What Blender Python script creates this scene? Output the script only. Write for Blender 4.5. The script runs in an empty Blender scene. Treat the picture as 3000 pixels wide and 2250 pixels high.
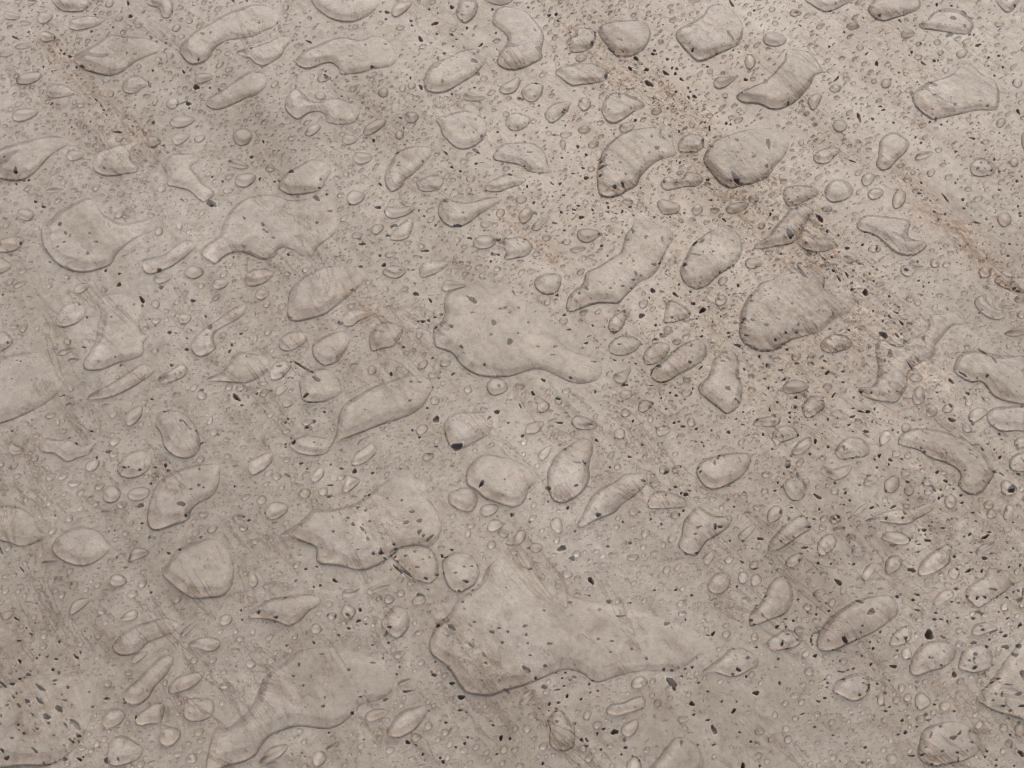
import bpy, math, random
import numpy as np
from mathutils import Vector
from mathutils.geometry import delaunay_2d_cdt

random.seed(7)
RNG = np.random.default_rng(11)
scene = bpy.context.scene
C = scene.collection

# ------------------------------------------------------------------ camera
PITCH = math.radians(57.0)          # how far the lens looks below the horizon
VFOV = math.radians(35.0)
DIST = 0.56                         # metres from the lens to the stone, along the view axis
cam_data = bpy.data.cameras.new('camera')
cam = bpy.data.objects.new('camera', cam_data)
C.objects.link(cam)
cam.location = (0.0, -DIST * math.cos(PITCH), DIST * math.sin(PITCH))
cam.rotation_euler = (math.pi / 2 - PITCH, 0.0, 0.0)
cam_data.sensor_fit = 'VERTICAL'
cam_data.angle = VFOV
cam_data.clip_start = 0.01
cam_data.clip_end = 60.0
scene.camera = cam

# ------------------------------------------------------------------ sky and sun
SUN_EL, SUN_AZ = math.radians(50.0), math.radians(13.0)   # azimuth clockwise from +Y (up the picture)
world = bpy.data.worlds.new('World')
scene.world = world
world.use_nodes = True
wn = world.node_tree
bg = wn.nodes['Background']
sky = wn.nodes.new('ShaderNodeTexSky')
sky.sky_type = 'NISHITA'
sky.sun_disc = False
sky.sun_elevation = SUN_EL
sky.sun_rotation = SUN_AZ
sky.dust_density = 3.0
sky.air_density = 0.6
sky.ozone_density = 0.0
wn.links.new(sky.outputs['Color'], bg.inputs['Color'])
bg.inputs['Strength'].default_value = 0.05
sun_data = bpy.data.lights.new('sun', 'SUN')
sun_data.energy = 1.4
sun_data.angle = math.radians(72.0)
sun_data.color = (1.0, 0.92, 0.82)
sun = bpy.data.objects.new('sun', sun_data)
C.objects.link(sun)
d = Vector((math.sin(SUN_AZ) * math.cos(SUN_EL), math.cos(SUN_AZ) * math.cos(SUN_EL), math.sin(SUN_EL)))
sun.rotation_euler = (-d).to_track_quat('-Z', 'Y').to_euler()
sun.location = d * 5

scene.view_settings.view_transform = 'Standard'
scene.view_settings.look = 'None'
scene.view_settings.gamma = 1.0
scene.view_settings.use_curve_mapping = False
scene.view_settings.exposure = 1.36
scene.render.engine = 'CYCLES'
cy = scene.cycles
cy.use_denoising = True
cy.denoising_prefilter = 'NONE'
cy.use_guiding = True
cy.guiding_training_samples = 64
cy.surface_guiding_probability = 0.75
cy.filter_width = 1.2
cy.use_adaptive_sampling = False
cy.max_bounces = 10
cy.transmission_bounces = 8
cy.caustics_refractive = True
cy.caustics_reflective = False
cy.blur_glossy = 0.3
cy.sample_clamp_indirect = 6.0

# ------------------------------------------------------------------ photo point -> point on the stone (metres)
PW, PH = 3000.0, 2250.0
TY = math.tan(VFOV / 2)
CP, SP = math.cos(PITCH), math.sin(PITCH)
CAM = np.array(cam.location)


def ground(px, py):
    px = np.asarray(px, float)
    py = np.asarray(py, float)
    x = (px - PW / 2) / (PH / 2) * TY
    y = -(py - PH / 2) / (PH / 2) * TY
    dy = CP + y * SP
    dz = -SP + y * CP
    t = -CAM[2] / dz
    return np.stack([CAM[0] + x * t, CAM[1] + dy * t], -1)


def to_photo(x, y):
    dx, dy, dz = x - CAM[0], y - CAM[1], -CAM[2]
    depth = dy * CP - dz * SP
    up = dy * SP + dz * CP
    depth = np.maximum(depth, .05)
    return PW / 2 + dx / depth / TY * PH / 2, PH / 2 - up / depth / TY * PH / 2


MM = 0.001
TS = 2210.0 / 750.0
TOPS = [0.0, 563.0, 1126.0, 1687.0]


# outlines and pits measured on the stone in picture tiles: T tile, G outline, E oval (x y a b tilt), K pit (x y a b tilt)
DATA = """
T 0 0
G 640 500 700 460 820 390 900 330 980 300 1100 315 1250 325 1360 380 1370 445 1250 500 1150 550 1060 620 950 655 850 640 720 600 650 540
G 1550 420 1600 360 1680 290 1800 220 1900 150 2050 80 2200 40 2350 70 2420 150 2370 235 2290 270 2210 310 2100 335 2000 345 1920 370 1850 430 1810 500 1740 545 1640 555 1570 490
G 2040 465 2090 440 2180 420 2210 410 2310 370 2420 310 2500 320 2510 360 2460 430 2430 490 2350 540 2280 570 2200 550 2140 500
G 1775 880 1850 820 1940 770 2030 700 2110 640 2180 610 2290 640 2310 700 2280 770 2210 825 2120 855 2000 910 1900 945 1810 935
G 395 790 430 735 480 715 560 735 620 770 660 820 600 830 500 848 420 840
G 1060 720 1100 670 1180 640 1250 680 1290 740 1230 760 1170 805 1100 805 1060 780
G -60 1330 0 1290 200 1220 420 1170 560 1190 645 1250 560 1262 480 1310 410 1370 340 1450 240 1530 120 1560 0 1540 -60 1500
G 830 1330 900 1290 1000 1250 1100 1240 1150 1210 1190 1240 1130 1300 1140 1380 1200 1450 1170 1485 1100 1495 1000 1515 900 1515 820 1480 800 1420
G 1400 1420 1450 1350 1560 1320 1680 1330 1720 1380 1650 1440 1700 1500 1760 1580 1850 1650 1830 1700 1740 1740 1640 1650 1500 1610 1440 1590 1440 1500
G 440 -30 500 70 560 95 700 98 760 60 800 0 780 -50 600 -60
G 1270 -30 1275 40 1350 65 1385 100 1400 150 1470 150 1500 80 1480 0 1400 -40
E 750 195 155 55 12;390 152 70 42 10;100 135 75 30 -5;220 195 55 18 -3;948 30 45 30 30;1575 1050 115 45 10;205 400 75 25 5;60 465 65 28 8;255 680 120 45 15;215 990 112 50 15;1760 675 80 38 8;1492 893 55 45 10;1560 1195 80 42 15;1725 1195 50 32 20;1325 1222 68 40 5;650 1340 82 38 12;2095 1180 90 70 0;2120 1550 90 60 15;2060 1420 90 30 -10;410 315 70 45 -10
E 1030 158 38 25 5;1112 230 26 18;1200 220 38 20 15;280 10 45 14;1560 65 32 14 -10;1638 180 30 28 20;1525 245 40 32 30;1570 315 30 22 10;1500 320 20 14;1470 478 36 26 -10;1370 510 30 22;1200 570 24 16;795 675 27 14 -5;238 508 28 20 -5;85 515 32 22 10;290 435 25 12 5;250 865 32 20 15;390 930 20 12 15;430 985 25 12 10;700 908 38 20 15;960 810 25 30 -30;1035 880 22 13;1268 828 35 14 15;1528 650 22 14 20;1350 680 22 12;1400 972 30 16 -5;1525 965 20 12;1300 1055 35 18 10;1890 445 28 16;1900 560 42 22 30;2030 530 20 12;1650 605 20 10 40;1135 1150 28 20;1032 1195 40 26 15;820 1190 20 13;765 1250 25 12 20;1250 1150 22 18;520 1530 30 16 10;548 1572 30 20;360 1548 18 12;600 1520 16 10;45 1085 25 12;1308 1445 32 18 10;1275 1497 22 13;1250 1390 25 13 10;1200 1305 20 12;1365 1308 24 15;1285 1308 22 14;1830 1312 28 15 10;1895 1465 22 18 40;1970 1640 50 28;1395 1628 40 30;970 1643 28 14;470 1640 80 20 5;640 1640 35 15;1455 185 20 15
K 788 272 12;1125 143 22 14;1105 30 20 12 80;470 325 12;465 360 18 8 60;525 435 10;553 465 12;603 490 16 12;245 275 14 8;130 325 35 8 -30;720 573 20 14;660 585 10;1317 610 10;1585 622 16 10 -60;1285 728 28 12 -60;1695 752 30 20 -30;1812 762 10;1890 780 18 12 -50;1625 895 28 14 -20;1570 890 50 7 20;1632 935 9;1322 1060 16 12;1410 1255 14 9;1015 1140 42 9 -8;778 1050 9;895 950 14 8;830 865 14 6 -50;875 915 14 6 -50;325 627 12 8;375 580 10;450 620 8;240 635 10 8;445 898 20 8 35;1730 255 14 8;1820 298 9;1750 310 18 10;1710 515 10;1095 468 10;1165 472 16 6 10;1305 325 14;1015 345 14 5;1350 360 9;1432 375 9;975 237 9;2170 435 14 9;2170 1355 16 12 -20;135 1475 18 20;207 1558 10;247 1553 12;138 1587 10;0 1425 10 14;47 1367 8;618 1098 8;1920 1565 10;1830 1525 10;2012 8 14;2132 10 10;1480 107 10;1470 178 12 8;820 125 12 6;930 300 30 6 50
T 1 0
G 455 -40 500 50 560 110 650 165 750 190 850 188 950 150 1020 100 1060 40 1075 0 1060 -60 760 -100 480 -60
G 340 545 370 490 450 430 520 400 620 350 760 320 900 350 1000 310 1100 330 1180 400 1215 500 1200 545 1150 580 1000 605 950 625 850 640 730 645 715 600 670 555 610 545 540 570 450 592 380 580
G 250 900 270 830 310 780 370 775 430 820 480 875 560 885 620 855 700 850 800 880 880 920 895 990 860 1050 780 1075 680 1072 610 1050 600 1010 560 970 500 965 440 985 360 1030 290 990 255 950
G 1450 760 1460 640 1530 550 1650 500 1760 440 1870 420 1960 450 1990 520 1940 600 1880 660 1780 720 1680 780 1580 805 1500 795
G 1550 1030 1640 995 1780 960 1900 980 1980 1060 1995 1130 1960 1210 1880 1270 1790 1290 1710 1270 1650 1210 1600 1160 1590 1100
G 1110 1500 1150 1420 1200 1330 1260 1290 1360 1260 1480 1270 1520 1320 1450 1420 1350 1510 1280 1560 1285 1590 1180 1655 1120 1600
G 1735 60 1750 0 1800 -40 1880 -20 1920 40 1905 110 1870 160 1800 195 1750 160 1725 110
G 1970 -10 2040 30 2120 42 2200 20 2230 -30 2100 -60 2000 -50
G 2040 150 2070 80 2150 50 2250 70 2340 110 2450 230 2490 330 2465 430 2475 500 2400 550 2300 592 2210 605 2130 590 2075 535 2110 440 2160 380 2165 320 2110 255 2045 210
G 1385 1590 1400 1560 1480 1520 1560 1510 1610 1540 1615 1590 1580 1640 1500 1655 1420 1645
G 1970 1625 2000 1580 2080 1540 2180 1500 2280 1530 2330 1540 2300 1590 2210 1615 2110 1655 2020 1655
G 2045 1370 2060 1310 2130 1250 2250 1230 2400 1240 2500 1330 2530 1440 2560 1480 2480 1495 2360 1480 2280 1430 2210 1410 2120 1395
G 190 1600 280 1480 370 1430 480 1370 600 1400 650 1470 600 1560 580 1620 500 1660 300 1680 230 1650
G 2095 780 2130 740 2190 705 2250 670 2285 690 2270 750 2230 800 2150 815
E 1255 75 105 42 28;815 1203 75 35 2;1025 1095 112 45 27;492 1122 75 36 25;1345 1015 65 42;580 680 55 38;848 762 45 24 25;1100 805 45 45;1268 765 28 38 -30;1345 742 38 32;1880 845 100 28 -3;920 1360 85 50 5;122 1452 42 33;1240 1165 42 40 30
E 258 65 30 28 40;258 133 24 20;463 162 24 14;1078 198 24 18;862 232 30 18;735 245 22 12;1245 240 42 22 5;1237 290 14 11;1525 15 32 20;1702 248 32 28;485 658 26 18;1080 655 20 14;1025 640 24 18;1165 628 14 10;325 748 28 25 30;915 838 24 18;1970 680 34 24 5;1385 848 34 22 10;1350 825 16 12;1645 848 24 15;1745 833 28 18;1498 830 18 14;880 1120 24 16;745 1155 30 17;990 1012 24 14;835 1300 18 13;915 1270 24 15;325 1300 28 16;410 1295 20 12;108 1288 24 14;210 1388 22 18;657 1340 22 15;780 1495 28 24;1508 1435 20 16;1855 1540 42 34;1840 1638 30 22;1700 1553 28 16;1755 1532 22 12;1585 1488 26 15 5;1045 1425 30 14 30;2055 952 24 14;2160 985 30 20;2185 850 26 18;2160 1455 36 18;1605 1210 24 18;965 940 25 14;630 1200 14 10;690 1222 14 10;75 1055 38 18 25;225 1080 24 14 10;290 1118 15 11;560 830 50 38
K 815 15 35 24 -20;1130 108 20 14;1337 182 14 12;1345 222 12 9;1120 168 10;1073 103 9;1495 80 12 8;1690 60 16 18;1820 72 12 8;1545 203 30 14 25;1420 340 28 16 -45;1690 300 18 8 -40;1510 373 14 5 10;1562 295 12 7;1730 340 12 7;1795 412 10 14;1940 390 22 12 45;1915 455 12;1882 472 12 10;1885 535 34 14 -25;1625 462 13 9;1570 505 12 14;1700 402 12 6;1912 640 20 18;1423 757 24 14 -45;1450 697 10;1608 715 12 10;1885 762 12 8;1690 818 10;1333 678 8 14;315 355 14 7;458 365 26 9 -30;418 440 14 9;820 498 18 6;1000 583 14 12;1115 387 15 8;945 398 8;598 665 20 14 -60;640 680 10;600 620 14 6 30;740 833 14 5;830 880 10 5;1795 1115 9 7;1875 1155 8;1940 1180 10 14;1660 1213 8;1900 1305 34 14 -35;1638 1323 22 9 -35;1900 1415 16 9 15;1690 1445 18 8 -20;1765 1480 16 8 -30;1235 1412 12 8;1230 1438 18 8;1220 1325 20 8;1275 1105 9;1015 1212 16 12 -30;1248 1020 12 7 -20;1070 1590 18 10 -50;553 1550 13 12;542 1620 12 7;305 1490 26 14 -10;160 1567 12 8;197 1560 12 10;62 1222 10 12;30 1545 10 14;1435 1395 9;2085 1143 12 9;2040 78 12 10;2070 285 10;1820 240 12;1975 1020 10;1895 1040 8;182 203 10;28 207 10;1980 1650 16 10;2190 1515 20 12
T 2 0
G 465 360 530 315 550 260 620 240 700 260 725 330 700 400 640 440 560 455 500 445 490 400
G 370 625 440 580 560 545 700 550 800 590 830 650 800 700 720 720 600 730 530 742 460 710 420 670
G 280 985 310 930 390 890 500 875 505 900 480 960 420 1020 350 1060 300 1035
G 770 940 800 860 850 810 940 800 1060 840 1150 910 1050 970 980 1020 900 1060 830 1050 790 1010
G 1410 320 1440 250 1560 190 1650 130 1700 60 1800 40 1900 90 1980 190 1995 270 1965 380 1880 430 1800 465 1700 510 1600 530 1540 480 1470 410
G 1735 720 1760 685 1850 680 1930 655 1955 660 1900 710 1850 750 1790 765 1750 750
G 1935 830 2000 785 2110 740 2210 680 2290 590 2350 520 2370 440 2430 430 2560 450 2640 540 2680 625 2610 660 2580 740 2520 810 2440 890 2340 940 2260 950 2200 930 2120 895 2000 890 1950 860
G 730 1480 760 1360 800 1270 900 1180 1000 1130 1200 1100 1370 1130 1395 1250 1420 1330 1380 1355 1280 1380 1180 1450 1110 1530 1080 1600 1000 1640 940 1680 830 1700 750 1670 735 1580
G 1430 1290 1445 1210 1520 1160 1620 1165 1660 1200 1640 1290 1570 1320 1480 1315
G 1280 1590 1300 1550 1360 1530 1420 1560 1470 1540 1500 1490 1580 1490 1650 1530 1640 1570 1590 1610 1500 1610 1420 1625 1330 1638
G 1650 1370 1680 1290 1740 1220 1850 1170 2000 1130 2210 1110 2300 1130 2370 1200 2390 1260 2340 1370 2270 1440 2210 1530 2100 1580 2000 1600 1900 1625 1820 1600 1760 1550 1710 1480 1660 1420
G 750 240 850 190 1000 178 1140 190 1200 300 1150 420 1050 480 900 485 820 400 760 320
E 597 503 50 36 15;180 795 105 75 30;630 895 60 52 20;995 1098 75 32 14;625 1118 58 34 10;465 1160 55 28 5;318 1147 32 18;703 1245 52 32 15;1248 963 52 30 12;2055 535 52 60;50 1050 105 80 10
E 785 325 28 20;370 405 22 15;380 488 18 14;390 555 22 20;833 615 20 18;385 215 32 18;1030 50 24 28 -20;1570 8 55 16;1285 365 30 18;190 1045 26 22;698 918 20 14;1230 845 22 16 20;1350 810 20 16;1285 722 24 22;1820 635 25 13 15;2080 685 28 18;1920 918 28 18 10;1958 953 26 20 30;1892 1015 28 18 15;1840 825 28 20;1460 560 20 14 10;640 765 16 10;700 772 14 9;572 1365 26 20 20;685 1455 35 24 10;1590 1270 38 18 -5;1645 1220 24 26;1555 1080 30 24 -30;1585 1380 22 14;175 905 25 18;90 690 12 10;248 1290 24 14 15;440 1245 28 42 10;2190 135 22 16;2050 122 22 14;1890 492 22;1710 620 28 26 -10;1470 1010 24 14;225 1185 14 10;1690 1590 26 18;2060 1600 20 14;1210 1605 16 12;1175 1535 18 12 20;60 1630 16 12;630 1620 14
K 320 135 16 12;380 127 14;390 187 14 12;715 287 13;685 383 14;800 660 12 11;1145 172 12 7;203 728 14 12;70 860 26 24;445 952 10;432 970 8;755 945 12;232 915 10;1065 1040 16 12;1000 772 20 7 -8;925 840 20 10 -70;855 440 36 12 -32;1020 598 22 14 -30;1062 632 18;1070 510 26 14 -50;1100 545 24 12 -30;1160 605 26 12;1180 725 44 18 -42;1325 635 30 14 -25;1382 590 12;1422 597 13;1410 640 14 12;1462 690 20 10 -30;1520 762 10;1537 797 10;1412 797 12;1575 838 26 12 -25;1525 845 16 10 -50;1340 515 14 12 -45;1215 470 16 12;1245 470 8;1230 440 12;940 365 18 8 -50;1340 940 10 7;1395 920 9;1880 315 45 11 -58;1570 440 14 12;1760 468 14 9;1910 437 9;1685 580 12 10;2015 692 18 14;1845 850 16 10;1850 1068 12;1885 1075 10;1705 1110 24 10 90;1280 1160 34 10 85;1305 1190 25 7 -45;1360 1175 11 14;1205 1182 11;1250 1280 24 14;1180 1325 8;1640 1217 10;1800 1180 16 12;1730 1278 12 9;1940 1215 22 10 -30;2085 1360 17 12;2212 1245 40 18 -75;1925 1545 50 20 -48;1975 1588 16 10;1690 1553 16 12;880 1615 16 12;945 1595 20 12 -60;780 1525 11;975 1518 10;795 1455 30 10 25;780 1412 13 8;755 1375 20 9 15;640 1535 18 16;613 1450 13 9;415 1585 14 12;345 1583 20 6 -35;640 1335 14 12;568 1265 12 16;430 1362 9;370 1167 28 9 -5;33 1170 9;108 1225 12 6;53 1272 8;150 1322 24 6;525 1497 16 6;500 285 12 7;195 268 14 7 -30;140 65 12 8 -20;2195 1440 16 14;2200 1535 12;520 120 12 7;930 1415 12 7;1450 1405 10;1895 35 40 10 -60;2090 92 10 12;2140 78 36 6 20;460 1085 8;300 1103 12 6;240 1497 14 8;110 1433 10 8;130 1610 12;1110 1620 8;820 1350 8
T 3 0
G 310 -20 380 45 440 80 510 102 590 80 660 40 720 15 760 -30 700 -60 400 -60
G 860 70 900 10 950 -40 1250 -50 1320 20 1300 80 1200 125 1100 155 1010 180 930 160 870 110
G 1300 210 1360 180 1420 110 1520 70 1640 80 1740 140 1780 230 1720 290 1640 290 1540 275 1420 255 1340 245
G 1240 850 1270 780 1360 720 1480 680 1590 640 1650 580 1720 550 1780 570 1850 640 1950 690 1990 760 2000 860 1970 950 1830 950 1720 970 1600 1000 1500 1020 1430 1035 1350 990 1280 930
G 930 1410 950 1350 960 1230 1020 1160 1100 1145 1180 1190 1225 1250 1180 1330 1110 1390 1060 1450 1000 1472 950 1450
G 385 1360 420 1310 500 1280 600 1280 630 1310 570 1360 530 1405 470 1415 410 1400
G 340 870 370 830 430 810 465 830 450 880 420 935 390 950 355 920
G 1960 -20 2010 60 2060 100 2110 90 2150 40 2180 -20 2060 -60
E 610 1650 125 100;620 1085 62 52;578 768 48 38;1018 722 48 42;60 340 100 65;237 113 52 32;732 227 62 27;1205 290 60 36 5;1675 460 55 38 25;2122 1402 42;1345 1345 80 28 15;1203 1555 38 28;860 1550 60 52 20;2240 1220 60 90;2010 1060 55 36 40;2155 715 48 38 10;1405 1495 42 30 30;1850 1450 110 85 -10
E 35 80 32 22 5;62 198 30 20;795 410 35 24;1195 172 26 18;1175 358 20 15;1300 378 28 20;1462 363 35 24;1490 453 30 22;1298 490 38 28 10;1535 600 30 30 -40;640 503 30 14 5;715 583 18 12;810 608 20 13 30;677 680 33 23;915 700 26 20;735 720 26 18;593 847 28 16;960 865 26 16 10;328 983 30 20;405 1075 26 20;322 1128 20 15;82 1090 20 15;760 1085 28 20;1253 1073 22 15 30;1335 1085 34 22;1450 1110 22 13;1935 1143 24 18;1880 1225 34 20;285 1230 30 24 45;208 1300 22 14;290 1303 22 16;703 1260 22 18;865 1295 30 14 5;780 1225 28 12 -25;1470 1300 32 20;1235 1343 16 12;1143 1432 30 22;1208 1458 22 15;1250 1490 26 22 60;1510 1425 32 14;513 1495 22 18;590 1480 20 12;350 1512 26 18;268 1548 24 16;135 1567 32 20;125 1460 24 18 20;212 1472 24 16 35;383 1595 24 16 15;52 1590 24 20;945 1530 24 16;1665 1528 20 14;1727 1635 34 22;2000 205 45 24 -5;2120 180 20 14;1870 435 22 18;2120 1327 14 10;885 1192 20 12;1730 1030 22;2195 75 20 25;2200 165 16 22;360 1640 24 14
K 1240 450 13;1340 547 26 10 -30;1435 525 18 12;1468 522 9;1815 388 28 12 10;1420 733 42 14 -35;1238 805 18;1905 497 13 10;1993 480 12 10;2028 580 14 9;1903 568 10 8;1955 652 10;1607 913 14 12;1890 915 14 6;1325 998 9 12;1397 1057 12 11;1447 1022 10;1495 1078 12 9;1748 997 9;1548 1053 10 7;785 1018 42 14 -75;938 550 14 26;590 685 30 10 45;480 627 16 8;625 755 10 12;1058 685 12 9;933 880 10 8;968 922 16 9;995 952 18 9;903 1030 14 12;850 465 20 7 40;528 405 10;275 222 16 8 -30;657 278 10;822 155 8;965 133 13 8;930 170 12 8;1138 178 18 10 -50;538 92 9;720 25 14 6;1565 300 30 18 15;1595 165 24 16;1695 105 26 11 -35;1750 155 20 8 -10;1585 47 13 9 -30;1637 60 10;1457 38 13 14;1485 105 12 7;1695 230 14;1742 290 12;1778 300 10;2125 50 18 12;2057 10 12 8;2160 965 28 13 -50;2122 705 22 10 45;1763 1198 26 9 -15;1845 1235 16 10 -10;1320 1238 13 10 -30;1272 1190 10;1130 627 10 8;1290 708 10 7;1440 833 9;1952 1380 11 12;1832 1420 10;1808 1462 9;1922 1476 8;1995 1485 12;2035 1477 18 8;2148 1565 13 12;1995 1643 14 9 -40;1635 1553 8;1617 1585 9 12;1320 1583 10;1885 1517 8;1617 1313 14 8;725 1395 30 6 -20;530 1275 9;165 895 14 14 -50;300 930 40 10 -75;1083 1063 10;760 900 8;1875 1300 8;240 108 12 8;1312 380 7
T 0 1
G 360 300 430 240 500 170 600 110 700 60 770 50 830 100 870 170 960 230 1040 270 1180 250 1320 230 1340 290 1300 345 1220 370 1110 440 1010 530 970 610 900 650 800 680 690 690 580 670 480 610 420 540 370 460 355 370
G 150 180 190 150 260 150 300 190 270 240 220 245 160 215
G -40 460 0 430 70 390 150 385 205 400 195 460 140 505 60 520 -20 515
G -80 600 0 560 60 590 100 630 90 665 40 695 -20 710 -80 700
G 1230 620 1270 580 1390 560 1460 510 1560 430 1650 415 1700 455 1640 520 1560 590 1480 640 1390 680 1300 705 1240 680
G 1600 670 1640 635 1710 640 1760 670 1750 710 1680 745 1620 730 1590 700
G 1730 530 1800 440 1890 380 1930 250 2020 120 2150 40 2350 20 2500 70 2640 60 2700 50 2860 80 2900 180 2920 300 2860 390 2740 480 2700 560 2600 550 2520 500 2420 480 2370 560 2260 580 2200 560 2080 515 1960 540 1860 620 1820 600
G 480 1090 510 1030 590 960 680 945 730 990 740 1050 700 1110 620 1150 540 1165 490 1140
G 840 900 900 880 1050 870 1200 960 1230 1060 1200 1140 1220 1210 1290 1240 1240 1300 1240 1400 1120 1450 1000 1485 900 1530 800 1540 730 1525 720 1470 780 1370 830 1270 840 1150 870 1060 840 960
G 1650 1300 1690 1240 1770 1170 1870 1110 1980 1020 2080 970 2130 980 2110 1050 2030 1110 1930 1160 1860 1210 1850 1270 1870 1340 1800 1400 1720 1420 1660 1380
G 490 1390 540 1360 610 1345 660 1340 610 1375 550 1410 500 1410
G -50 1480 0 1430 120 1400 300 1380 400 1420 500 1560 560 1620 480 1760 350 1850 150 1950 0 2000 -80 2040 -120 1800
G -60 1400 -60 1250 20 1200 80 1230 120 1300 60 1350
G 960 1655 1060 1590 1180 1500 1260 1480 1330 1550 1260 1610 1180 1665 1080 1720 940 1775 760 1790 800 1740
G 1370 1610 1450 1560 1560 1480 1620 1520 1600 1580 1530 1620 1430 1650 1380 1640
G 1780 1620 1900 1560 1960 1500 2020 1400 2100 1380 2230 1400 2310 1440 2330 1510 2280 1570 2180 1630 2080 1650 1960 1640
E 278 1050 10 10;345 1055 68 75;1372 335 36 42 -20;710 825 75 35 25;1410 740 88 34 15;1905 790 75 40 15;2200 750 80 60 15;1595 1090 62 42 8;1740 805 28 26;1352 1108 48 25 10;208 1178 48 26 40;180 795 70 22 25;1345 965 38 40;900 835 30 26;255 912 30 17;1030 190 50 30 30
E 1045 12 38 22 15;885 25 24 15 10;425 5 40 12;1152 118 28 18;1310 197 28 20;1085 210 30 18;320 313 32 20;45 228 24 12;205 267 14 9;1505 95 18 18;1430 48 20 13;1600 65 18 14;1550 290 30 35;1730 378 28 15 5;1985 95 22 14;1880 308 18 15;200 685 38 22 20;578 730 28 20;445 758 28 14;430 810 26 20;548 783 18 12;530 915 12 18;745 910 18 14 30;45 1113 18 13;98 547 18 12;215 562 14 10;325 560 16 12;170 560 12 10;130 1160 42 22 5;400 1140 22 16 20;1530 945 26 20 20;1438 1022 32 18;1440 1100 20 20 30;1440 1322 26 15;1340 1365 32 24;1635 1193 24 17;1355 1225 20 20;590 1288 30 24;482 1312 26 18;635 1450 50 16 8;475 1360 30 14;1605 865 30 18 20;1585 795 24 15 20;1700 790 24 14 15;1520 830 24 10;1440 842 20 10;1345 858 20 10;1590 615 26 14;2110 632 24 16;1830 700 20 12 15;2190 1045 24 25;1100 1545 16 14;1015 1593 22 16;975 1560 12 8;1935 1225 32 20;1690 650 40 26;1405 795 30 16;850 738 20 12;2015 920 20 8 15;1700 890 20 10;1495 970 16 12;1980 1240 14 10;640 917 14 10;1260 1172 26 18;2205 1260 20 30;1085 1455 10 8
K 305 83 15 10;375 127 18 12;520 288 16;568 367 12;605 390 9 6;553 445 14 9;775 365 12 8;838 440 13 9;755 543 14 12;505 488 8;172 447 14 10;430 605 9;910 677 13 12;1030 703 12 9;1025 798 22 16;1390 822 16 15;1225 928 34 16 -45;1227 980 10;1665 937 18 16;1367 672 24 18 70;1240 590 16 7 50;1820 95 48 22 -35;2108 230 16 9 -40;1775 1072 16 8 -30;1815 1175 22 10 50;1782 1240 14 6 30;1612 1358 16 14;1462 1212 22 10;1515 1217 10 6;1342 1150 8;723 1340 18 8 -10;1042 1495 13 10;750 1080 12 10;680 975 12 11;2080 1222 14 11;2000 1320 12;1980 1375 18 10 40;1480 1495 18 10 20;2125 1428 8;150 1462 8 5;180 1468 8 5;995 1425 6;1570 63 18 7 -30;2015 560 8;2190 668 10 6;25 890 9;1290 1095 9 6;1612 1262 8;1155 970 8
T 1 1
G 1570 150 1590 80 1640 50 1730 80 1850 90 1980 50 2110 45 2110 85 2000 155 1920 200 1850 260 1750 300 1660 290 1590 230
G 1110 170 1130 130 1230 140 1350 120 1370 150 1320 190 1260 215 1180 230 1130 210
G 1150 400 1200 320 1270 260 1330 220 1360 260 1345 340 1320 390 1240 420
G 270 1070 280 900 310 820 400 740 520 670 640 640 800 640 920 680 950 740 910 800 800 900 700 980 600 1050 450 1100 340 1115
G -100 760 -80 700 -20 670 60 655 130 670 155 710 110 760 40 795 -60 810
G 1090 690 1130 650 1200 635 1270 650 1295 690 1250 735 1190 745 1120 720
G 1410 690 1420 630 1470 600 1560 590 1660 600 1640 650 1560 700 1480 730 1430 735
G 1600 830 1620 780 1680 765 1800 790 1810 815 1720 835 1640 850
G 745 1130 750 1070 810 1020 900 1010 1000 1040 1070 1035 960 1080 890 1110 840 1150 780 1155
G 490 1400 485 1320 540 1270 640 1220 740 1195 800 1240 810 1290 760 1390 700 1460 600 1495 530 1460
G 975 1290 990 1210 1040 1150 1110 1115 1200 1130 1270 1175 1240 1260 1190 1330 1080 1350 1000 1370
G 1640 880 1720 830 1850 800 1960 780 2100 810 2210 860 2300 930 2370 1030 2480 1100 2580 1180 2600 1260 2680 1350 2790 1400 2900 1420 2970 1470 2990 1540 2960 1610 2890 1645 2800 1660 2700 1640 2600 1590 2450 1530 2330 1550 2210 1590 2080 1600 1950 1590 1830 1540 1750 1470 1700 1400 1620 1360 1545 1330 1530 1240 1540 1160 1600 1120 1630 1040 1620 960
G 115 1580 130 1510 190 1460 270 1455 310 1490 270 1560 210 1610 140 1620
G 2090 530 2110 480 2180 440 2280 400 2360 430 2375 480 2340 540 2270 560 2180 575 2120 570
G 230 560 280 560 330 500 400 530 380 570 320 585 250 582
G 850 610 850 610 850 610
E 860 45 80 60 20;1050 320 58 38 20;1260 405 10 5;875 375 48 32 10;1165 537 52 28 12;55 880 60 44 10;320 1280 130 80 20;1975 430 100 60 10;2000 290 1 1;1985 275 50 34 10;2110 180 42 38 30;1440 1490 52 35 35;1635 1475 48 33 8;1535 1575 55 25 10;1000 1535 42 42;565 1548 34 27;30 1480 100 130 -60;1300 1550 32 22
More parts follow.
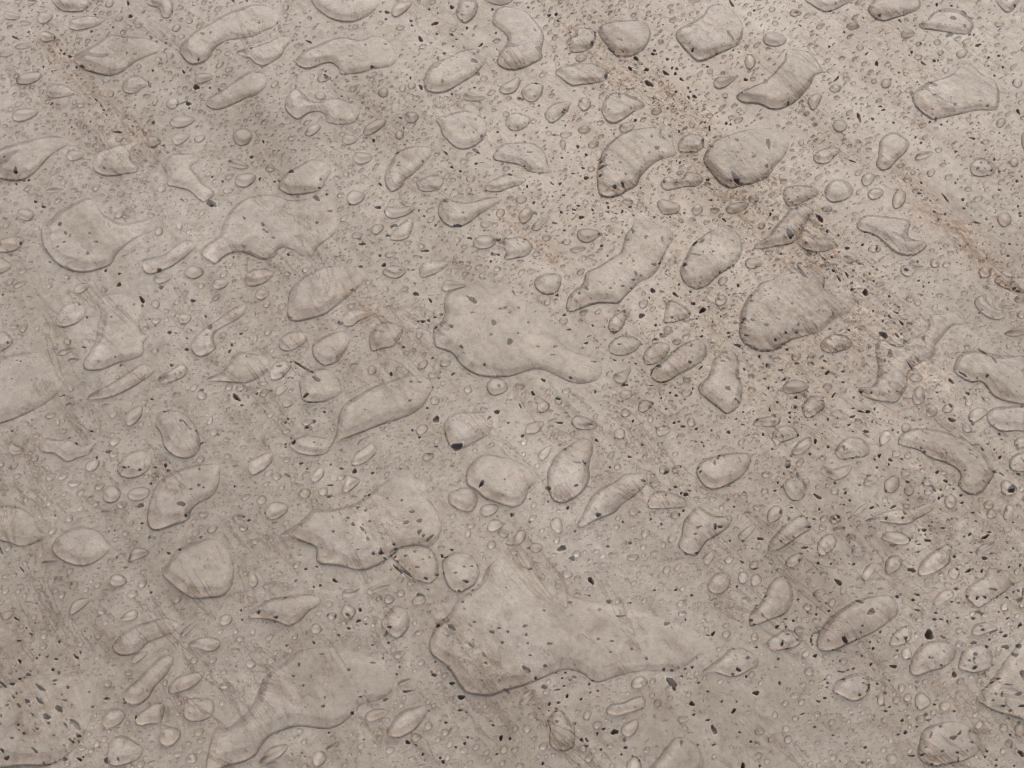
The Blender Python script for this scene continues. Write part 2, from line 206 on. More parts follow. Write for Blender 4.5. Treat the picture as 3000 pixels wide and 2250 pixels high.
E 35 15 40 30;500 165 34 20 10;960 105 24 16;1445 30 22 14;1765 22 30 18;1855 25 30 14;2065 280 28 22 20;2180 338 34 24;1445 300 22 16;1740 408 32 24;1680 355 22 16;1430 465 32 24;970 378 20 14;1130 270 18 12;1308 603 26 16 5;1210 575 22 12;1085 487 16 10;225 657 28 18;275 700 32 20;260 745 30 20;185 780 26 14 15;65 815 18 10;165 905 28 18;1665 682 30 24 35;1835 648 32 22;1918 562 26 18;2085 660 32 24;1990 648 20 16;1835 605 20 12;1775 605 24 10;2000 510 20 18;1120 832 28 25;1287 832 32 26;1300 758 22 15;1022 815 18 11;1445 768 14 9;1187 860 16 12;210 1232 40 25 5;1412 1230 36 26 10;920 1222 22 14 15;860 1248 18 11;1440 975 24 20;1445 1050 20 24 -30;970 915 24 18;848 1490 42 18 20;710 1545 24 14;905 1535 18 12;1215 1610 26 18;300 1605 30 14;320 1418 20 14;1040 1140 10 8;620 1103 14 7;490 1165 14 8;655 1195 12 7;1385 555 28 12;1800 470 30 20;1560 60 14 12;2155 90 12 10;1265 105 18 10;940 215 20 14;1000 205 12 10;1870 470 16 10;1375 955 10;1455 635 1;1495 1150 18 10;2000 200 18 14;1240 770 8
K 520 50 30 20 -30;610 18 10;805 107 14 9;640 165 20 10 -20;525 268 13;58 285 15;93 350 14 9 -40;150 402 18 6;65 330 12 8;277 538 13;297 518 9 5 30;1055 132 24 14;1115 168 12 14;1190 290 28 14 10;1407 158 9;1642 90 24 9 -20;1740 288 32 14 -10;1845 398 28 8 -8;1785 188 18 6;1135 373 16 11;920 450 28 12;895 410 14 8;1070 550 10 12;1103 632 20 16;1460 508 32 10 5;1425 563 12 8;1315 670 12 7;1355 673 12 7;1240 680 14 7;2048 535 24 13;2025 598 12 9 -20;2092 540 12 9;1380 878 26 15 -30;1505 935 24 10 -50;1870 935 34 22 -35;1840 915 30 8 -25;1600 1057 18 12;1440 1115 18 13;1400 1115 14 7;1490 1108 16 10;1688 1172 20 12 -60;2050 1133 24 20;2150 1000 16 12;2110 1010 22 6;1868 1045 18 7;2190 1043 12 7 30;1780 1342 22 8 -55;2028 1237 14 10;1272 1337 16 10 -20;1235 1305 12 8;720 1128 22 13 -10;828 845 12 10;1165 1568 16 14;1338 1640 13 8;1410 1642 20 7;1975 1495 12 10;1600 1502 12 8;1575 1603 9;1590 1555 9;1700 1570 22 9 40;2190 1300 24 24;380 1495 60 9 -35;450 1535 50 10 -35;520 1620 40 14 -35;1560 1175 14 8;905 645 16 10;1370 790 10 8;1525 1432 10;1970 330 12 6;2100 415 18 6;1550 288 12 8;1450 207 9;300 1465 16 7;1545 1080 14 6;200 1510 26 7 15
T 2 1
G 55 210 80 160 130 130 180 160 170 220 110 265 70 250
G 165 310 200 265 260 230 310 205 325 225 280 270 240 320 190 325
G 560 370 570 330 640 310 720 320 760 350 730 400 650 435 580 410
G 620 760 640 690 740 640 830 580 930 520 960 440 980 370 1040 290 1060 240 1180 240 1280 290 1380 330 1390 410 1350 470 1300 580 1260 670 1190 740 1110 770 1050 830 980 900 920 960 830 960 720 965 620 1000 530 1030 470 1020 475 930 520 860 590 810
G 190 800 210 740 290 700 380 700 430 740 400 850 330 885 250 870
G 830 1150 850 1090 920 1040 1000 1010 1035 1020 990 1090 950 1180 880 1220 840 1190
G 1310 1090 1330 970 1370 930 1450 960 1540 1030 1530 1080 1450 1110 1370 1130 1300 1120
G 830 1330 880 1270 960 1240 1050 1250 1110 1290 1100 1340 1040 1390 950 1415 860 1400
G 1130 1440 1150 1370 1230 1300 1320 1300 1365 1340 1330 1420 1270 1470 1190 1495 1140 1480
G 1190 1580 1230 1510 1300 1460 1400 1360 1500 1300 1600 1270 1670 1310 1685 1390 1640 1460 1540 1530 1440 1580 1380 1620 1310 1645 1240 1635
G 1450 660 1490 580 1550 460 1640 380 1760 310 1870 290 1960 370 1990 460 1980 540 1930 620 1860 670 1770 730 1700 800 1600 840 1520 810 1460 740
G 1960 1180 1970 1050 2020 930 2090 850 2150 780 2250 750 2350 680 2500 660 2540 640 2600 680 2700 720 2700 850 2850 870 2960 900 2960 970 2900 1050 2780 1100 2680 1190 2580 1230 2430 1270 2350 1320 2260 1370 2120 1370 2010 1310 1960 1240
G 1250 90 1290 60 1380 80 1450 110 1440 170 1370 190 1310 190 1270 150
G 1840 150 1880 110 1980 90 2050 100 2010 150 1910 185
G 2050 410 2090 370 2200 330 2300 260 2400 180 2480 210 2530 290 2470 400 2350 450 2200 490 2120 450
G 390 1340 420 1270 480 1250 510 1290 500 1350 440 1390 410 1375
G 870 1590 900 1570 960 1550 1010 1510 1030 1530 1000 1600 980 1650 900 1640
G -190 420 -20 400 60 380 140 410 180 470 140 540 60 565 -70 575 -50 500
E 80 65 50 34 8;1600 150 50 42 10;1752 155 42 24;1558 237 36 20;2155 290 36 28 20;2085 60 45 38;1110 100 35 28;1110 15 34 20;1000 78 50 26;475 425 38 28;300 392 40 28;1385 590 38 34;2085 615 75 45 3;1820 765 50 32 35;1805 935 52 45 20;1135 965 44 38 40;445 1112 42 30;1345 1195 42 38 20;1425 1290 45 26 10;1240 1282 30 24;570 490 70 26 5;1290 1225 8
E 635 80 28 24 20;620 565 30 22 35;710 592 28 18;515 577 18 14;165 678 36 20 10;478 730 28 18;320 537 24 16 5;595 1110 20 15;810 1110 18 18;245 945 20 18;1135 872 24 20 10;1293 858 18 11;670 1250 24 14 20;720 1290 22 14;1285 755 20 15;75 595 30 12;65 795 14 12;400 372 14 10;295 295 16 10;760 500 30 14 20;1900 45 20 12;1680 870 28 16;2150 1512 26 18;2065 1588 32 22;1510 1620 40 26;1705 1280 22 14;1535 320 18 12;1535 385 24 16;1455 245 24 18;1560 10 12 10;1415 510 10 8;2080 258 18 14;2190 715 18 14;610 1350 16 8;1665 1615 18 10;2200 80 15;340 655 10 8;1330 710 10 8;1410 715 8 6;735 1350 20 10 10;530 1430 130 22 -3;2180 1340 10 8;1440 190 20 14;325 1035 12 8;1100 1140 12 6;1650 935 14 10;1690 1100 10 7;2130 1625 20 12;1080 1640 22 10
K 187 90 13 12;272 130 9 7;350 35 10 6;445 25 14 8;872 40 10 8;822 92 14 9;832 130 16 8 -70;573 115 18 8;535 150 18 8;530 180 14 5;425 172 14 10;598 215 26 12;200 180 20 14 -40;452 327 11;365 265 24 6;1020 125 18 10;1098 62 14 6 15;1158 140 22 10 -70;952 165 16 9 80;895 182 16 5;825 168 16 8 -20;695 150 14 8 -60;1050 200 8;1113 165 10 6;1488 180 12 9 -30;1230 215 12 8;1470 260 18 6;1830 238 20 10 -45;1715 68 14 9;2090 108 14 10;1890 295 20 7 -45;1045 340 22 12 -70;1295 408 22 10 -80;757 362 18 14;820 368 10 6;1155 388 16 12;775 460 18 10;435 432 14 11;105 415 10 7;1580 445 26 14 40;1640 430 30 10 40;1595 548 34 8 -5;1650 525 10 6 -80;1500 635 16 14;1735 518 8;825 545 8;940 620 14 9;1047 597 12 8;1222 625 20 12;1270 613 14 9;1065 705 18 10 -65;1040 757 18 6 15;645 850 20 9 -35;610 812 14 8 -50;583 888 12 8;390 890 14 10;390 850 8;650 565 10 8;848 840 12 9;950 817 14 8;1025 828 12 6;1215 850 22 18;1118 1070 26 22;1410 885 30 12 -35;1325 955 28 10 -60;1645 1020 34 18 20;1565 962 18 14;1480 1110 22 10;1550 1100 26 8;1185 912 8;1778 885 9;2065 898 14 11 -30;2072 950 16 7 -15;1953 805 14 13;1910 637 13 11;1872 648 10 7;1785 692 9;1442 797 12 8;968 1040 10;452 1062 18 8;140 1127 9;490 1190 16 8;695 1155 9;885 1203 26 7;985 1225 12 7;920 1325 14 9;1115 1315 9;1300 1240 30 18;1380 1080 6;2015 1108 12;2005 1130 12 6 15;2070 1118 22 7 -20;2192 1165 18 14;2030 1240 18 8 -20;1950 1325 30 11 -8;2135 1420 14 12;1725 1305 14 8;1530 1470 14 10;1545 1330 8 14;1215 1545 24 20;1270 1520 24 10;1308 1642 14 8;1865 1440 16 8;1820 1465 16 6;1630 1515 22 8 45;1070 1485 12 6;885 1455 14 6;705 1470 22 6;640 1308 18 9;222 1340 18 6;370 1338 16 11;505 1607 12 7;270 1625 26 9 -30;2180 1610 16 8;1960 1610 24 6 20;2200 1495 10 16;350 1410 22 5;1870 1215 16 8;1635 1245 14 10;1730 1120 8;1803 1072 9 8;1870 1250 8;1240 1150 12 10;1700 990 10 6;50 1225 10 6;55 1000 14 6 -20;12 865 18 8 -60
T 3 1
G 130 50 140 -30 240 -60 400 -40 430 30 330 80 250 115 170 130
G 760 290 800 220 900 200 1100 220 1230 250 1210 340 1240 410 1350 420 1370 470 1300 530 1230 550 1100 520 1020 450 930 380 850 350 790 330
G 1070 90 1080 30 1120 -20 1180 0 1190 60 1160 120 1110 145 1080 130
G 0 380 40 320 110 240 180 160 260 120 350 125 400 170 340 250 310 330 250 410 190 450 60 470 -50 490 -130 470
G 250 420 270 380 330 320 400 400 480 390 570 430 600 470 520 510 400 520 300 490
G 1140 670 1160 640 1240 640 1340 640 1270 680 1250 715 1200 725 1160 705
G 450 1310 500 1250 600 1220 680 1240 730 1310 690 1350 600 1380 530 1385 470 1360
G 930 1310 990 1270 1080 1310 1150 1340 1170 1290 1280 1240 1380 1180 1400 1060 1500 1050 1640 1020 1700 1080 1690 1140 1600 1150 1550 1190 1500 1260 1450 1310 1430 1420 1350 1450 1260 1510 1210 1580 1200 1680 1150 1760 1100 1820 1000 1810 900 1790 800 1740 780 1690 880 1680 930 1620 950 1520 935 1420
G 1780 960 1810 900 1880 880 1900 950 1960 1010 2050 1030 2030 1090 1950 1095 1860 1050
G 1950 770 1990 720 2100 730 2240 740 2240 870 2140 855 2020 820
G 1220 1610 1230 1570 1300 1570 1340 1600 1310 1630 1260 1645
G 1600 1520 1640 1420 1740 1370 1850 1370 1980 1400 2100 1410 2250 1450 2260 1800 2120 1820 1950 1760 1850 1640 1750 1640 1640 1580
G 650 570 680 550 740 590 720 620 680 615
G 860 490 890 460 960 460 970 510 920 525 870 515
G 2080 1230 2040 1220 2090 1190 2160 1160 2240 1150 2240 1210 2150 1240
G 460 900 490 860 600 870 640 920 560 940 480 930
E 610 10 115 62;930 15 72 45 15;508 148 48 30;1440 615 42 40;1540 623 38 26 10;1225 920 38 28;1293 950 34 28;1485 888 34 17;1440 990 30 24 40;1695 865 34 20 20;1060 1132 48 24 8;245 1415 45 36 30;2040 235 65 58;365 1430 32 22 20;75 1440 38 20 5;2175 920 50 32 10;2190 1055 42 35;1415 503 28 18 10;1875 690 55 50
E 65 225 30 20;740 243 22 15;575 172 20 12;478 642 34 18;575 635 24 16;355 540 26 15;325 648 22 16;1220 1140 30 20;1575 525 30 22;1535 460 28 16;2030 510 22 32 -20;2025 118 26 18;1840 597 28 14;1750 550 25 14 -20;1880 822 30 14 -15;2065 880 20 14;2030 935 18 10;1730 935 20 12;1840 1165 18 10;1590 1278 26 18;1720 1333 26 20;1735 1243 28 16;1545 1390 20 16;1530 1470 16 30 -10;800 1360 28 18;795 1185 20 12;370 1480 32 18;752 1473 24 24;832 1480 26 20;825 1430 18 14;680 1425 24 18;612 1485 28 20;675 1510 26 18;467 1515 18 14;800 1535 24 15;890 1545 24 20;2180 1310 18 22;1355 925 16 10;1310 885 20 10;1215 165 14 12;1235 200 12 9;1270 318 26 18;1640 320 20 12;745 190 26 16 20;980 580 36 16 40;870 1410 18 12;970 1625 24 16;860 1600 80 55 40;1510 1310 10 8;2050 1500 1;120 1590 1;1895 80 30 1;1620 800 14 20;1540 760 30 14
K 40 158 10;20 193 13;472 28 10;300 108 14 7;248 155 16 12;445 230 52 16 -55;180 365 40 22 -50;400 400 20 8 -20;605 378 14 8 -40;680 490 18 14;815 458 16 9;550 568 15 9;785 613 46 10 -22;562 683 14 9;682 720 28 9 -60;610 750 34 7 -50;290 700 70 12 -52;510 742 14 6 15;725 845 18 12 -50;840 868 26 24;775 955 18 9 -40;1047 900 12;1195 675 11 9;912 770 9;875 710 10;825 772 10 7;988 735 12 5;735 683 10;1342 815 10 9;1328 890 14 8;1128 990 10 7;1108 1040 22 9 -30;1050 1075 20 8 -50;990 1115 10 8;908 1025 9;1115 1240 24 9 -40;1153 1222 9;1342 1265 14 26;1000 1230 36 24 -30;1110 1333 50 6 -8;1052 1405 22 34 -10;1010 1460 12 10;1040 1470 8;1225 1505 60 7 -50;1850 1385 38 12 -38;1950 1465 28 9 -55;1690 1570 34 8 -32;1580 1630 26 14 -42;1895 1587 14 9;1692 1383 14 7;1548 1008 18 6 -50;258 1150 12 14;143 1215 12 9;240 1210 14 6;55 1277 12 9;560 1050 10;490 1455 16 8 -25;10 1500 14 20;25 1420 14 14;250 1480 18 10;110 1535 22 8;140 1615 24 9 40;510 1560 22 14 30;560 1565 30 7 -20;650 1545 20 8;648 1640 14 9;165 1360 14 9;1680 67 14 13;1690 142 14 9 25;1435 170 15 11 -25;1528 192 10;1883 237 11 9;1800 265 26 9 -15;1938 302 8;1303 15 18 9;1530 55 50 7 -50;2172 185 12 9;2177 208 12 9;2085 450 12 8;2072 550 14 9 -30;2125 830 14 10;2158 852 14;2105 782 22 7 -8;2085 832 8;2157 125 10;932 490 8 16;838 348 12 9;908 373 12 8;1290 602 10;1150 1225 8;430 540 24 8 -50;480 580 30 6 -40;600 470 8;510 345 14 12;610 525 10 7;720 790 14 8 20;700 1190 10;1470 240 10;1555 280 14 5;1390 780 8;1300 765 12 8;480 820 9;1155 1130 24 10 -45;1190 1290 40 7 -45;345 505 12 8;295 1570 12 5;590 1597 8;350 1640 8
T 0 2
G 340 560 350 500 400 460 500 480 600 470 700 520 780 510 840 480 800 560 770 605 680 635 590 670 540 650 470 600 400 590
G 75 560 90 525 140 525 210 560 190 595 130 610 90 595
G 1010 740 1030 680 1080 620 1150 580 1240 570 1300 620 1310 700 1260 765 1180 805 1100 815 1040 790
G 1340 360 1370 250 1450 220 1540 230 1620 280 1700 380 1730 500 1720 580 1650 635 1560 640 1480 610 1420 540 1390 440 1370 390
G 1270 1180 1280 1060 1310 950 1370 840 1440 790 1560 730 1680 700 1880 690 1900 760 1890 870 1850 950 1780 1000 1700 1040 1650 1100 1630 1170 1500 1220 1380 1260 1300 1250
G 450 1430 460 1380 520 1300 630 1240 740 1230 850 1270 920 1360 950 1430 880 1500 800 1550 700 1575 590 1550 500 1500
G -40 1330 -100 1200 -60 1080 60 1040 200 1080 290 1150 330 1240 410 1310 350 1350 260 1390 160 1400 80 1370
G 1110 1530 1130 1450 1180 1410 1260 1420 1290 1460 1220 1500 1150 1520
G 1700 100 1720 60 1770 70 1790 110 1760 135 1715 130
G 930 90 960 60 1000 0 1100 -60 1190 -20 1170 20 1100 60 1020 90
G 1080 310 1090 270 1130 220 1190 190 1230 190 1230 260 1190 320 1130 360 1090 350
G 1400 1640 1440 1560 1490 1480 1520 1430 1650 1370 1800 1330 1920 1380 1990 1480 2020 1600 2010 1720 1960 1800 1900 1835 1700 1853 1600 1820 1500 1740
E 615 30 28 30;1160 200 1 1;800 700 72 42 30;990 495 52 38 20;985 605 42 28 10;1345 778 38 22 15;125 702 40 26 35;155 790 38 22 8;440 800 52 32 30;548 793 56 26 22;640 855 58 32 5;865 882 55 28 28;700 932 42 25 30;965 950 82 72 20;1205 945 100 58 15;1052 1042 56 30 10;600 1160 35 30 15;1088 1285 32 28 15;1312 1325 34 22;1835 1248 54 32 30;1733 648 36 32 15;2200 725 45 45;440 265 50 26 12;1762 1120 46 26 8;2125 975 44 24 30;2170 45 45 28;1980 25 38 28 20;2060 1145 50 26 5;2105 1238 42 30 20;1955 122 32 24 10;15 685 28 24;1850 415 40 32 20;1968 620 36 22
E 225 337 28 20;300 382 16 10;555 400 32 22 10;225 490 26 18 15;42 608 24 15;1250 147 32 20 5;1530 83 34 20 20;1450 68 20 14;1310 28 20 15;915 182 42 14 15;608 175 45 18 25;690 142 20 12 20;785 235 20 13;1072 248 24 18;1220 340 28 20 10;500 320 18 40;10 430 18 18;410 712 18 14;360 718 16 12;303 770 14 9;690 768 16 9 20;940 762 18 12;1460 748 20 13;1330 832 18 11;590 1015 18 12;545 1105 22 14;915 1103 42 15;805 1145 18 12;942 1175 20 14;1142 1190 18 18 20;1205 1240 26 20;1105 1345 30 20;1168 1360 28 15;1095 1388 24 12 15;1120 1408 14 8;1055 1470 40 16 10;960 1520 28 20;1045 1540 24 10;1360 1445 26 18;1465 1285 26 15 15;395 1377 16 11;830 1645 30 20;1060 1590 22 18;975 1580 16 11;430 1540 75 18 3;310 1545 20 14 10;160 1535 14 16 30;1960 478 32 20;1997 515 20 14;2105 543 34 18 10;2200 175 30 20;2045 343 16 9;1815 315 22 45 -30;1970 215 28 12 40;1790 262 14 18 -30;2125 225 14 8;1775 592 20 14;1775 985 1;785 980 40 14 25;2065 790 18 14;1995 803 12 10;2010 925 22 14 15;1940 948 16 12;1888 942 14 8;2145 895 18 10 20;2160 1085 16 10;2055 963 14 10;2125 1625 30 20;1970 1425 14 13;1690 1330 14 8;1925 410 12 8;690 650 1;1300 625 18 11;285 690 16 9;170 632 14 8;190 415 12 9;635 350 1;940 465 18 9;805 553 14 8;1180 460 20 12 20;1165 1065 24 14 25;1100 1115 14 12;980 1300 14 10;2030 708 22 10 20;225 812 10 8
K 105 405 12 9;550 95 14 5;595 467 16 8 15;655 518 16 9 -20;790 405 16 9 -20;940 583 26 15;835 633 9 12;1310 130 14 9;1735 55 24 12 20;1560 323 11;1425 248 12 5;1688 410 9;1740 512 20 10 15;1430 703 13 20 -20;1340 720 18 7;1215 1048 26 18 20;1225 1202 14 8;1565 1042 30 20 10;1598 1133 11 10;1718 878 14 10 -20;1758 898 8;1650 915 12 6;1723 742 9 7;1730 1320 14 11;1455 1458 17 9 -20;1558 1440 9;2040 115 48 15 -38;2087 183 14 9;2148 1175 15 11;2105 1145 12 7;1975 97 12 9;1085 1582 12 8;1007 1497 10;2025 882 10;10 1440 8 30 15;190 1600 30 6 -45;1640 395 14 6 -40;1600 350 30 7 -50;1205 742 12 5;1080 725 16 8;1115 725 10 7;475 1135 8;1305 860 10;1885 437 8;990 1262 8 5
T 1 2
G 200 1310 390 1180 480 1080 610 1080 740 1060 900 1000 1100 850 1250 790 1450 850 1500 1000 1600 1200 1590 1300 1510 1405 1400 1390 1290 1410 1180 1480 1100 1540 980 1600 870 1610 780 1585 640 1565 540 1550 515 1480 520 1410 390 1360 320 1320
G 375 20 380 -60 440 -110 600 -140 700 -60 735 20 740 70 660 120 580 150 470 155 400 130
G 650 520 690 420 700 340 720 240 780 150 880 90 1000 20 1180 -40 1330 -80 1480 -60 1530 20 1500 90 1450 180 1360 250 1240 300 1120 335 1000 380 900 420 780 460 700 490
G 300 540 290 500 400 440 520 440 640 480 655 530 610 590 530 615 440 610 360 590
G 1620 370 1630 320 1700 260 1780 235 1900 240 2010 260 2045 340 2020 420 1950 470 1860 520 1800 550 1720 560 1670 530 1640 460
G 1805 790 1830 710 1900 640 1990 600 2100 620 2210 650 2300 700 2400 800 2440 850 2360 900 2340 980 2260 1060 2210 1060 2150 1020 2050 990 1960 920 1890 880 1820 860
G 820 690 850 600 920 550 990 500 1040 530 1040 580 980 650 900 690
G 470 800 490 760 560 710 590 740 580 790 530 835 480 830
G 740 900 770 820 800 780 860 800 900 830 850 890 790 930 755 925
G 1655 990 1680 930 1760 900 1860 890 1910 950 1910 1030 1870 1095 1810 1105 1740 1080 1680 1040
G 2000 60 1990 10 2020 -40 2090 -60 2160 -20 2170 50 2110 85 2040 95
G -60 640 -10 640 80 590 150 600 130 680 80 730 10 775 -60 770
G 1680 1560 1690 1510 1750 1460 1810 1450 1800 1510 1750 1570 1700 1585
E 180 1085 100 78 25;220 45 62 34 30;272 163 52 34 8;445 325 50 30 15;260 400 38 25 10;455 375 36 22;180 793 42 35 15;425 940 52 42 25;580 925 42 42;50 1000 45 40 20;2015 1085 80 52 15;2065 1220 75 50 10;2138 1290 50 38;1855 1222 36 26;1485 625 50 35 10;268 650 34 24 5;1545 140 44 38 20;1830 45 38 34;2035 1390 42 34 25;1830 1295 26 36 -20;1700 1140 30 25 25;1435 390 58 38 15;735 795 40 28 10;930 480 1;915 490 50 16 40;225 885 28 24;1380 1495 30 22;1210 55 1
E 62 235 28 18;440 250 26 18;325 298 22 14;215 310 34 18 10;145 320 22 16;198 522 32 20 5;98 537 22 14;585 205 22 15;662 382 22 14;368 250 14 11;205 265 16 12;60 160 14 10;200 150 14 12;987 68 20 11;1070 88 15 9;997 100 12 8;505 998 30 20;628 808 18 14;320 815 26 18;135 890 22 12 30;340 740 18 14 30;313 915 14 9;825 515 14 12;735 567 16 13;1140 577 16 13;1090 510 13 10;1228 595 22 18 30;1225 643 26 18;1335 630 12 11;1285 600 12 9;1248 515 26 15;1320 440 16 10;1280 467 14 10;1160 418 12 10;1525 438 12 9;1255 405 10 7;1690 710 20 14;1690 72 22 15;1960 165 16 12;1890 530 24 13 10;1892 570 22 20;2040 520 24 20;2105 410 16 14;1918 1163 18 20 -25;1868 1165 12 11;1825 1145 10 8;1775 1218 12 9;1950 1325 16 12;1985 1330 12 15 -25;1715 1358 18 16;1890 1398 14 18 -15;1600 1408 30 20 10;1970 1510 18 18 -30;2020 1500 14 10;1655 1330 12 8;1700 1288 14 10;1565 1240 14 10;315 1048 14 9;375 1035 14 9;30 1130 18 16;165 1198 30 12 15;100 1470 24 16 25;280 1490 24 20;285 1602 22 14;205 1630 28 18;10 1540 20 14;205 1630 1;260 1412 12 8;315 1420 12 8;380 1475 20 8 15;960 840 14 9;760 980 12 10;1110 1560 1;1840 1540 35 22 35;1870 1630 60 20 50;350 860 20 10;2190 440 16 12;2200 400 16 18;10 175 16 16
K 275 298 10 11;255 328 13 10;500 320 20 12 40;440 367 13 10;590 237 10 11;8 80 10;335 507 11;303 467 7;500 507 8;255 543 10 8;255 520 9 7;388 682 18 9;645 690 9;737 725 18 9;1005 765 13 10;850 748 24 16 20;1250 730 12 7;1325 145 14 10 45;1478 205 12 8 -30;1555 305 32 25 20;1410 458 14 9;1350 397 10;1735 540 40 32 55;2080 240 28 14;2010 292 18 11 40;2178 335 10;1955 865 24 14 40;1555 540 14 6;628 962 27 12 -8;978 957 15 10 10;940 968 11 8;880 1075 15 11 10;945 1100 10;1258 1007 11 8;1135 990 7;1345 1105 20 10;1410 1183 24 14;1295 1200 26 14 30;982 1192 13 6;795 1165 12 7;840 1222 14 11 -30;915 1260 26 10 -40;943 1292 8;963 1345 18 12 -40;667 1280 14 10;1088 1298 6;1500 1330 45 9 40;1445 1312 14 8 30;1410 1280 26 12 50;1185 1385 10;1208 1435 14 5;1075 1458 24 12 -15;1010 1465 14 10;1112 1518 12 10;880 1437 9 6;1293 1490 13 9;1212 1490 10 7;1227 1530 16 9;1367 1457 12 7;1690 1433 14 8;1605 1485 12 14;1640 1502 22 8;1395 1588 18 8 -10;1440 1520 9 5;1225 1600 50 9 -45;1300 1630 60 10 -35;430 1598 12 10;525 1578 12 6;1795 1585 12 8;1860 1580 14 8;1560 1648 16 7;1625 1638 9;1722 1640 16 8;2205 1130 10 20;2095 20 14 7 -30;1500 605 26 7 10;440 728 10 8;435 95 24 10 30;465 150 16 7;80 1112 9;1105 1500 9;1075 1435 10;1495 1505 8;2145 830 7;640 870 24 6;270 785 26 8 -30;1525 25 9 6
T 2 2
G -400 790 -380 720 -310 640 -220 600 -110 620 0 650 100 700 190 790 210 840 150 900 130 960 100 1020 30 1065 -60 1050 -150 1020 -250 980 -320 910 -390 870
G 305 780 320 720 370 620 450 560 540 500 600 470 680 490 700 570 680 640 665 720 675 800 640 890 580 960 500 1010 420 1030 350 1000 310 900
G 560 1210 600 1140 650 1030 710 940 800 880 900 830 960 780 1060 770 1150 770 1170 840 1130 900 1050 970 950 1040 890 1110 790 1150 700 1190 600 1240
G 225 600 270 560 340 525 330 580 310 620 270 660 235 640
G 1600 800 1590 740 1640 660 1750 620 1900 590 2040 600 2065 660 2020 760 1940 830 1850 880 1740 910 1660 880
G 1430 1380 1460 1300 1480 1180 1530 1120 1590 1060 1650 1080 1720 1120 1800 1140 1900 1140 1870 1230 1780 1300 1680 1360 1630 1430 1590 1480 1520 1470 1460 1430
G 1600 30 1700 -80 1730 -200 1800 -270 1900 -290 1960 -200 1960 -60 1990 0 1980 140 1940 210 1850 260 1770 200 1680 130
G 110 400 130 350 190 330 270 320 265 370 220 420 160 430 115 425
G 0 1390 10 1330 50 1270 110 1265 120 1310 90 1370 30 1395 -40 1400 -60 1370
G 1650 1530 1650 1490 1700 1450 1760 1430 1750 1480 1710 1545 1670 1555
G 1950 1310 1970 1280 2050 1220 2110 1210 2080 1270 2020 1330 1970 1340
G 1180 1070 1190 960 1280 920 1400 940 1500 1000 1500 1060 1350 1075
G 1240 420 1250 380 1300 360 1370 380 1350 425 1280 450
G 330 1210 335 1180 380 1150 430 1180 440 1270 400 1285 350 1260
G 2080 350 2110 300 2180 290 2300 250 2320 310 2280 360 2200 370
E 985 90 56 42;1148 188 65 48 12;980 250 45 40 25;270 195 58 46 10;1505 75 48 34;402 148 34 32;930 430 52 45 10;1548 330 38 42 30;1195 300 28 38;1235 858 50 30 12;1312 740 48 36;1420 730 45 28 35;1050 1100 46 36;1408 1130 45 32 5;900 1228 32 24 10;70 15 46 28 10;105 500 34 28 25;1455 452 40 26 20;470 58 38 26 15;560 1465 38 32;180 1155 40 24 35;1045 1495 54 32 12;1228 1455 36 22 20;1135 1405 32 26 25;1308 1388 24 30;785 1480 36 24 25;875 1468 42 24 5;790 1555 34 22;675 1520 26 20 20;2090 1560 46 38 35;2130 1060 55 28 12;2200 780 50 28;2070 45 34 26;210 1410 60 40;620 340 110 60 -15;480 1640 50 35
E 812 117 34 22 15;370 72 28 18 35;312 60 30 20 30;512 102 30 20;1500 212 24 22;1398 197 22 18;1520 268 34 18 20;1175 85 26 14;385 267 24 13;350 315 42 14 20;335 370 32 14 20;355 418 14 10;465 250 18 9;1475 370 24 16;805 437 14 14;428 530 28 16;740 540 16 14;100 605 22 20;218 705 24 26 -10;865 775 22 15;855 820 16 12;910 712 32 26;1315 612 26 18;1408 602 28 20 15;1215 785 20 16;1418 775 24 16;960 595 22 12;920 650 22 12 20;1775 460 20 15;2105 440 28 20;2195 705 20 20;2120 493 20 14;1590 985 28 20;1730 990 32 24;1810 1065 28 24 60;2035 1112 32 16;1935 960 26 22;2000 965 32 26;2180 920 34 26;1840 965 24 20;1215 1115 30 20 10;805 1222 28 14 20;665 1250 16 13;710 1215 12 9;1218 1298 16 15;968 1375 24 20 20;1020 1370 20 10;1075 1340 26 14;670 1390 26 12 20;730 1440 30 18 12;1135 1475 20 18 20;1428 1463 26 18;1235 1503 14 12;1275 1535 16 12;1180 1570 16 18;935 1568 16 20;815 1622 18 11;210 1545 26 15;310 1550 16 18;320 1505 16 11;468 1345 16 16;535 1340 12 8;725 1270 14 9;612 1280 13 9;20 1450 34 28;2130 1395 24 28;2195 1495 24 14;1725 235 14 12;1370 148 24 14;915 155 22 14;155 155 20 11;265 38 14 12;848 35 12 9;770 185 12 10;1405 155 1;1745 70 1;1210 700 12 10;1440 1223 12 11;650 1310 12 8;645 1625 20 12;260 1640 14 14;1210 1640 16 10;1500 540 20 12 20;1445 510 14 10;30 555 16 10;40 595 14 10;1870 1058 12 10;1135 45 1
